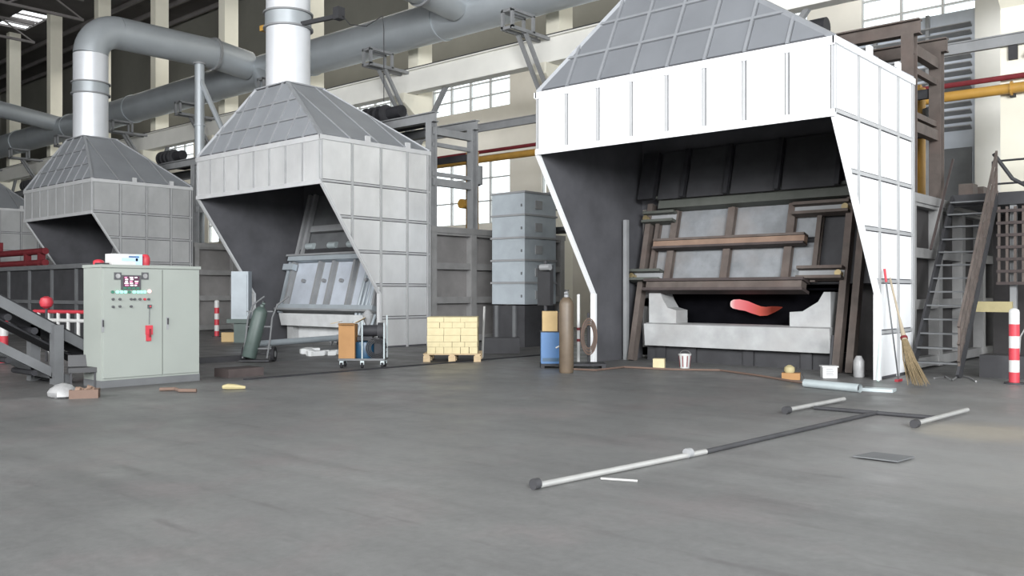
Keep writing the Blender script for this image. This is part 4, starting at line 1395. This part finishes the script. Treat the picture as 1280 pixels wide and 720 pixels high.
o = MB().box(-0.16, 0.16, -0.16, 0.16, 0, 0.42).build('carton', M['card_pale'], None, False, loc + RZ @ V((-0.22, 0, zz)), YAW)
tag(o, 'pale yellow carton on the left of the blue welding machine', 'box')
o = MB().box(-0.14, 0.16, -0.16, 0.16, 0, 0.38).build('carton', M['card_dark'], None, False, loc + RZ @ V((0.1, 0.0, zz)), YAW)
tag(o, 'dull brown carton on the welding machine half behind the gas cylinder', 'box')
q = gp(708, 466)
gas_cyl('gas_cylinder', 'tall olive-brown gas cylinder standing before the blue welding machine', q, 'gas_olive', 0.145, 1.5, None, 'steel_grey')
hc = thing('hose_coil', 'coil of brown and grey hose hanging at the edge of the white hood', 'hose', loc + RZ @ V((0.62, 0.15, 0.1)), YAW)
MB().cyl((0.0, 0.05, 0), (0.0, 0.05, 1.05), 0.03, n=8).build('stand', M['steel_dark'], hc, True)
for i in range(5):
    r_ = 0.17 + 0.022 * i
    MB().tube([(r_ * 0.65 * math.cos(t_), -0.03 - 0.02 * i, 0.55 + r_ * 1.5 * math.sin(t_)) for t_ in lin(0, 2 * math.pi, 22)], 0.013, 6).build('loop', M['rust'] if i % 2 else M['card_dark'], hc, True)
po = thing('white_pole', 'thin white pole with dark bands at the left edge post of the white hood', 'pole', gp(731, 455) + V((-0.1, -0.1, 0)))
MB().cyl((0, 0, 0), (0, 0, 1.55), 0.035, n=10).build('pole', M['white'], po, True)
for q_ in (0.5, 0.75):
    MB().cyl((0, 0, q_), (0, 0, q_ + 0.06), 0.04, n=10).build('band', M['dark_red'], po, True)
o = thing('black_hose_reel', 'dark hose fittings hanging on a stand behind the brown gas cylinder', 'hose', (-12.75, 15.6, 0))
MB().cyl((0, 0, 0), (0, 0, 2.3), 0.04, n=8).build('stand', M['steel_dark'], o, True)
MB().box(-0.18, 0.18, -0.06, 0.06, 1.3, 2.2).build('back_board', M['black'], o)
MB().cyl((-0.02, -0.14, 2.15), (0.25, -0.14, 2.15), 0.07, n=10).build('fitting', M['steel_grey'], o, True)

# ------------------------------------------------------------------ small things before the nearest furnace


def bucket(name, label, loc, k, r=0.11, h=0.24):
    t = thing(name, label, 'bucket', loc)
    MB().lathe([(r * 0.75, 0), (r * 0.78, 0.02), (r, h), (r * 1.06, h), (r * 1.06, h + 0.015), (r * 0.9, h + 0.015), (r * 0.7, 0.05)], n=20).build('pail', M[k], t, True)
    MB().tube([(r * math.cos(t_), 0.02, h + r * 0.7 * math.sin(t_)) for t_ in lin(0.1, math.pi - 0.1, 9)], 0.006, 6).build('bail', M['wire_grey'], t, True)
    return t


def ground_y(px, py):
    return gp(px, py)


o = MB().box(-0.12, 0.12, -0.1, 0.1, 0, 0.2).build('firebrick_carton', M['firebrick'], None, False, gp(824, 460), R(25))
tag(o, 'small cream block on the floor left of the white bucket at the furnace', 'block')
b_ = bucket('bucket', 'white bucket with red stripes on the floor before the open furnace', gp(856, 460), 'white', 0.13, 0.28)
for i in range(8):
    a_ = R(45 * i + 10)
    c_ = V((math.cos(a_), math.sin(a_), 0))
    MB().bar(c_ * 0.108 + V((0, 0, 0.03)), c_ * 0.132 + V((0, 0, 0.26)), 0.02, 0.004, tuple(c_)).build('stripe', M['dark_red'], b_)
sb = thing('supply_box', 'open small carton with yellow bag and wires near the silver tube', 'box', gp(989, 474), R(20))
MB().box(-0.16, 0.16, -0.12, 0.12, 0, 0.12).build('tray', M['card'], sb)
MB().lathe([(0.08, 0.12), (0.1, 0.16), (0.09, 0.22), (0.03, 0.26)], (-0.03, 0, 0), 12).build('bag', M['yellow_pale'], sb, True)
MB().tube([(0.05, 0, 0.12), (0.1, -0.02, 0.24), (0.18, -0.05, 0.15), (0.24, -0.1, 0.02)], 0.008, 6).build('wire', M['black'], sb, True)
pb = thing('paper_bin', 'white square bin with printed front beside the silver tube', 'bin', gp(1036, 472), R(35))
MB().prism([(-0.13, -0.1, 0), (0.13, -0.1, 0), (0.13, 0.1, 0), (-0.13, 0.1, 0)], (0, 0, 0.2)).build('bin_body', M['white'], pb)
MB().box(-0.15, 0.15, -0.12, 0.12, 0.2, 0.225).build('rim', M['white'], pb)
for i in range(4):
    MB().box(-0.07, 0.07 - 0.02 * (i % 2), -0.103, -0.1, 0.05 + 0.035 * i, 0.065 + 0.035 * i).build('print_line', M['steel_grey'], pb)
p = gp(1033, 468)
o = MB().cyl((0, 0, 0), (0.02, 0.12, 0.75), 0.03, n=8).build('dark_rod', M['steel_dark'], None, True, p + V((0.0, 0.15, 0)))
tag(o, 'short dark rod leaning on the furnace behind the white bin', 'rod')
A, B = gp(1006, 484), gp(1075, 491)
r_ = 0.07
tb = thing('silver_tube', 'bright silver tube lying on the floor before the white hood', 'tube', (A.x, A.y, 0))
d = B - A
MB().cyl((0, 0, r_), V((d.x, d.y, r_)), r_, n=24, caps=False).build('shell', M['galv'], tb, True)
n_ = d.normalized()
MB().cyl(V((0, 0, r_)) + n_ * 0.06, V((d.x, d.y, r_)) - n_ * 0.06, r_ * 0.9, n=24, caps=True).build('bore', M['steel_black'], tb, True)
p = gp(1098, 489)
o = MB().prism([(-0.25, -0.1, 0.0), (0.22, -0.12, 0.0), (0.26, 0.12, 0.0), (-0.2, 0.14, 0.0)], (0, 0, 0.05)).build('sheet_offcut', M['galv'], None, False, p, R(15))
tag(o, 'pale sheet metal offcut on the floor at the foot of the white hood', 'sheet')
o = MB().lathe([(0.09, 0), (0.1, 0.02), (0.1, 0.3), (0.07, 0.36), (0.05, 0.4)], n=16).build('plastic_jar', M['plastic_bag'], None, True, (-6.25, 16.95, 0))
tag(o, 'cloudy plastic jar standing inside the right edge of the white hood', 'jar')

# brooms leaning on the hood side wall
bt, bb = V((-5.68, 16.95, 1.85)), V((-4.9, 15.85, 0.03))
br = thing('broom', 'bamboo twig broom leaning on the white hood side wall', 'broom', (bb.x, bb.y, 0))
L_ = bt - bb
f_ = lambda k: V((0, 0, bb.z)) + L_ * k
MB().cyl(f_(0.4), f_(1.0), 0.02, n=8).build('handle', M['straw_pale'], br, True)
MB().tube([f_(0.62), f_(0.5), f_(0.4)], [0.02, 0.035, 0.05], 10).build('binding', M['straw_pale'], br, True)
MB().cyl(f_(0.41), f_(0.43), 0.062, n=12).build('tie', M['dark_red'], br, True)
ms = MB()
for i in range(70):
    a_ = random.uniform(0, 2 * math.pi)
    rr = random.random() ** 0.5
    side_ = V((math.cos(a_), math.sin(a_), 0))
    st_ = f_(0.46) + side_ * 0.03 * rr
    md_ = f_(0.22) + side_ * 0.11 * rr
    en_ = f_(random.uniform(0.0, 0.05)) + side_ * 0.17 * rr + V((0.12, -0.1, 0)) * random.uniform(0.2, 1)
    en_.z = max(0.02, en_.z)
    ms.tube([st_, md_, en_], [0.008, 0.009, 0.004], 5)
o = ms.build('bristles', M['bamboo'], br)
o['kind'] = 'stuff'
t0, t1 = V((-5.70, 16.72, 2.02)), V((-5.42, 16.62, 0.02))
mp_ = thing('mop', 'thin mop pole with red grip leaning on the white hood wall', 'mop', (t1.x, t1.y, 0))
L2 = t0 - t1
MB().cyl(V((0, 0, 0.02)), V((0, 0, 0.02)) + L2 * 0.88, 0.014, n=8).build('pole', M['steel_mid'], mp_, True)
MB().cyl(V((0, 0, 0.02)) + L2 * 0.88, V((0, 0, 0.02)) + L2, 0.022, n=10).build('grip', M['red'], mp_, True)
MB().box(-0.03, 0.03, -0.12, 0.12, 0, 0.04).build('head', M['red'], mp_)
gpole = MB().cyl((0, 0, 0), (0.0, 0.12, 0.75), 0.022, n=8).build('green_pole', M['mint'], None, True, (-5.72, 16.45, 0))
tag(gpole, 'short mint green pole leaning on the corner post of the white hood', 'pole')

# ------------------------------------------------------------------ T-shaped pipe tool lying on the floor
tt = thing('pipe_tool', 'long T-shaped steel pipe tool lying on the open concrete floor', 'pipe tool', (0, 0, 0))


def floor_bar(p, q, r, name, k, z=None):
    a_, b_ = gp(*p), gp(*q)
    zz_ = r if z is None else z
    return MB().cyl(a_ + V((0, 0, zz_)), b_ + V((0, 0, zz_)), r, n=12).build(name, M[k], tt, True)


floor_bar((672, 611), (882, 568), 0.027, 'pipe', 'pipe_bright')
floor_bar((882, 568), (1097, 518), 0.026, 'bar', 'steel_dark')
floor_bar((666, 612.5), (673, 611), 0.045, 'end_nut', 'steel_dark', 0.045)
floor_bar((858, 573), (863, 572), 0.048, 'coupling', 'steel_grey', 0.048)
floor_bar((1018, 512), (1172, 525), 0.026, 'cross_bar', 'steel_dark')
floor_bar((985, 517), (1055, 503), 0.03, 'grip_pipe', 'pipe_bright', 0.05)
floor_bar((1145, 534.5), (1209, 517), 0.03, 'grip_pipe', 'pipe_bright', 0.05)
floor_bar((981, 517.8), (986, 516.8), 0.05, 'end_nut', 'steel_dark', 0.05)
floor_bar((1142, 535.3), (1146, 534.2), 0.05, 'end_nut', 'steel_dark', 0.05)
a_, b_, c_, d_ = gp(1066, 573), gp(1122, 580), gp(1143, 574), gp(1092, 568)
pp = [a_, b_, c_, d_]
o = MB().prism([p_ - a_ + V((0, 0, 0.015)) for p_ in pp], (0, 0, 0.012)).build('floor_plate', M['steel_mid'], None, False, a_)
mm_ = MB()
tag(o, 'thin grey steel plate lying slightly raised on the floor below the pipe tool', 'plate')
a_, b_ = gp(751, 600), gp(797, 603)
o = MB().cyl((0, 0, 0.012), V((b_.x - a_.x, b_.y - a_.y, 0.012)), 0.012, n=8).build('thin_rod', M['pipe_bright'], None, True, a_)
tag(o, 'short thin pale rod on the floor beside the long pipe', 'rod')
pts = [gp(*p_) for p_ in ((700, 462), (745, 464), (780, 460), (840, 463), (900, 464), (950, 471), (985, 477), (1004, 480))]
o = MB().tube([p_ + V((0, 0, 0.022)) - pts[0] for p_ in pts], 0.02, 8).build('floor_hose', M['card_dark'], None, True, pts[0])
tag(o, 'brown hose snaking along the floor before the open furnace', 'hose')
pts = [gp(*p_) for p_ in ((1168, 474), (1182, 472), (1190, 477), (1198, 471), (1212, 473), (1220, 478))]
o = MB().tube([p_ + V((0, 0, 0.02)) - pts[0] for p_ in pts], 0.015, 6).build('loose_wire', M['wire_grey'], None, True, pts[0])
tag(o, 'loose grey wire on the floor before the steel stair', 'wire')
q = gp(1243, 470)
o = MB().tube([(0, 0, 0), (0.02, 0.02, 0.35), (0.1, 0, 0.5), (0.22, 0.02, 0.75)], 0.014, 6).tube([(0.1, 0, 0.5), (0.2, 0, 0.48), (0.25, 0, 0.4)], 0.014, 6).build('bent_wire', M['pipe_bright'], None, True, (-3.95, 18.75, 0.42))
tag(o, 'bent pale wire rod standing on the low dark block', 'wire')

# ------------------------------------------------------------------ rear equipment
en = thing('louvred_enclosure', 'tall blue-grey louvred enclosure behind the rusty hoist frame at right', 'enclosure', (-8, 29.5, 0))
MB().box(-9, 0.6, 0.1, 2.5, 0, 10.2).build('body', M['enclosure'], en)
MB().box(0.6, 1.5, 0.0, 2.5, 0, 12.5).build('corner_column', M['girder'], en)
for i in range(14):
    q = 6.6 + 0.24 * i
    MB().obox((-4.2, 0.0, q), (4.7, 0, 0), (0, 0.09, -0.05), (0, 0.01, 0.015)).build('louvre', M['steel_grey'], en)
for i in range(6):
    x = -8.6 + 1.6 * i
    MB().box(x, x + 1.1, 0.02, 0.1, 3.9, 6.0).build('dark_panel', M['steel_mid'], en)
    MB().box(x - 0.2, x - 0.1, -0.05, 0.1, 3.6, 10.2).build('upright', M['steel_grey'], en)
pn = thing('plenum', 'dark ribbed steel plenum between the box tower and the white hood', 'plenum', (-14.2, 23.5, 0))
MB().box(-2.0, 1.5, -0.4, 0.6, 0.0, 3.3).build('case', M['steel_dark'], pn)
for x in (-1.9, -0.8, 0.3, 1.4):
    MB().box(x - 0.06, x + 0.06, -0.5, -0.4, 0.0, 3.3).build('rib', M['steel_mid'], pn)
MB().box(-2.05, 1.55, -0.5, 0.65, 3.3, 3.42).build('lid', M['steel_mid'], pn)
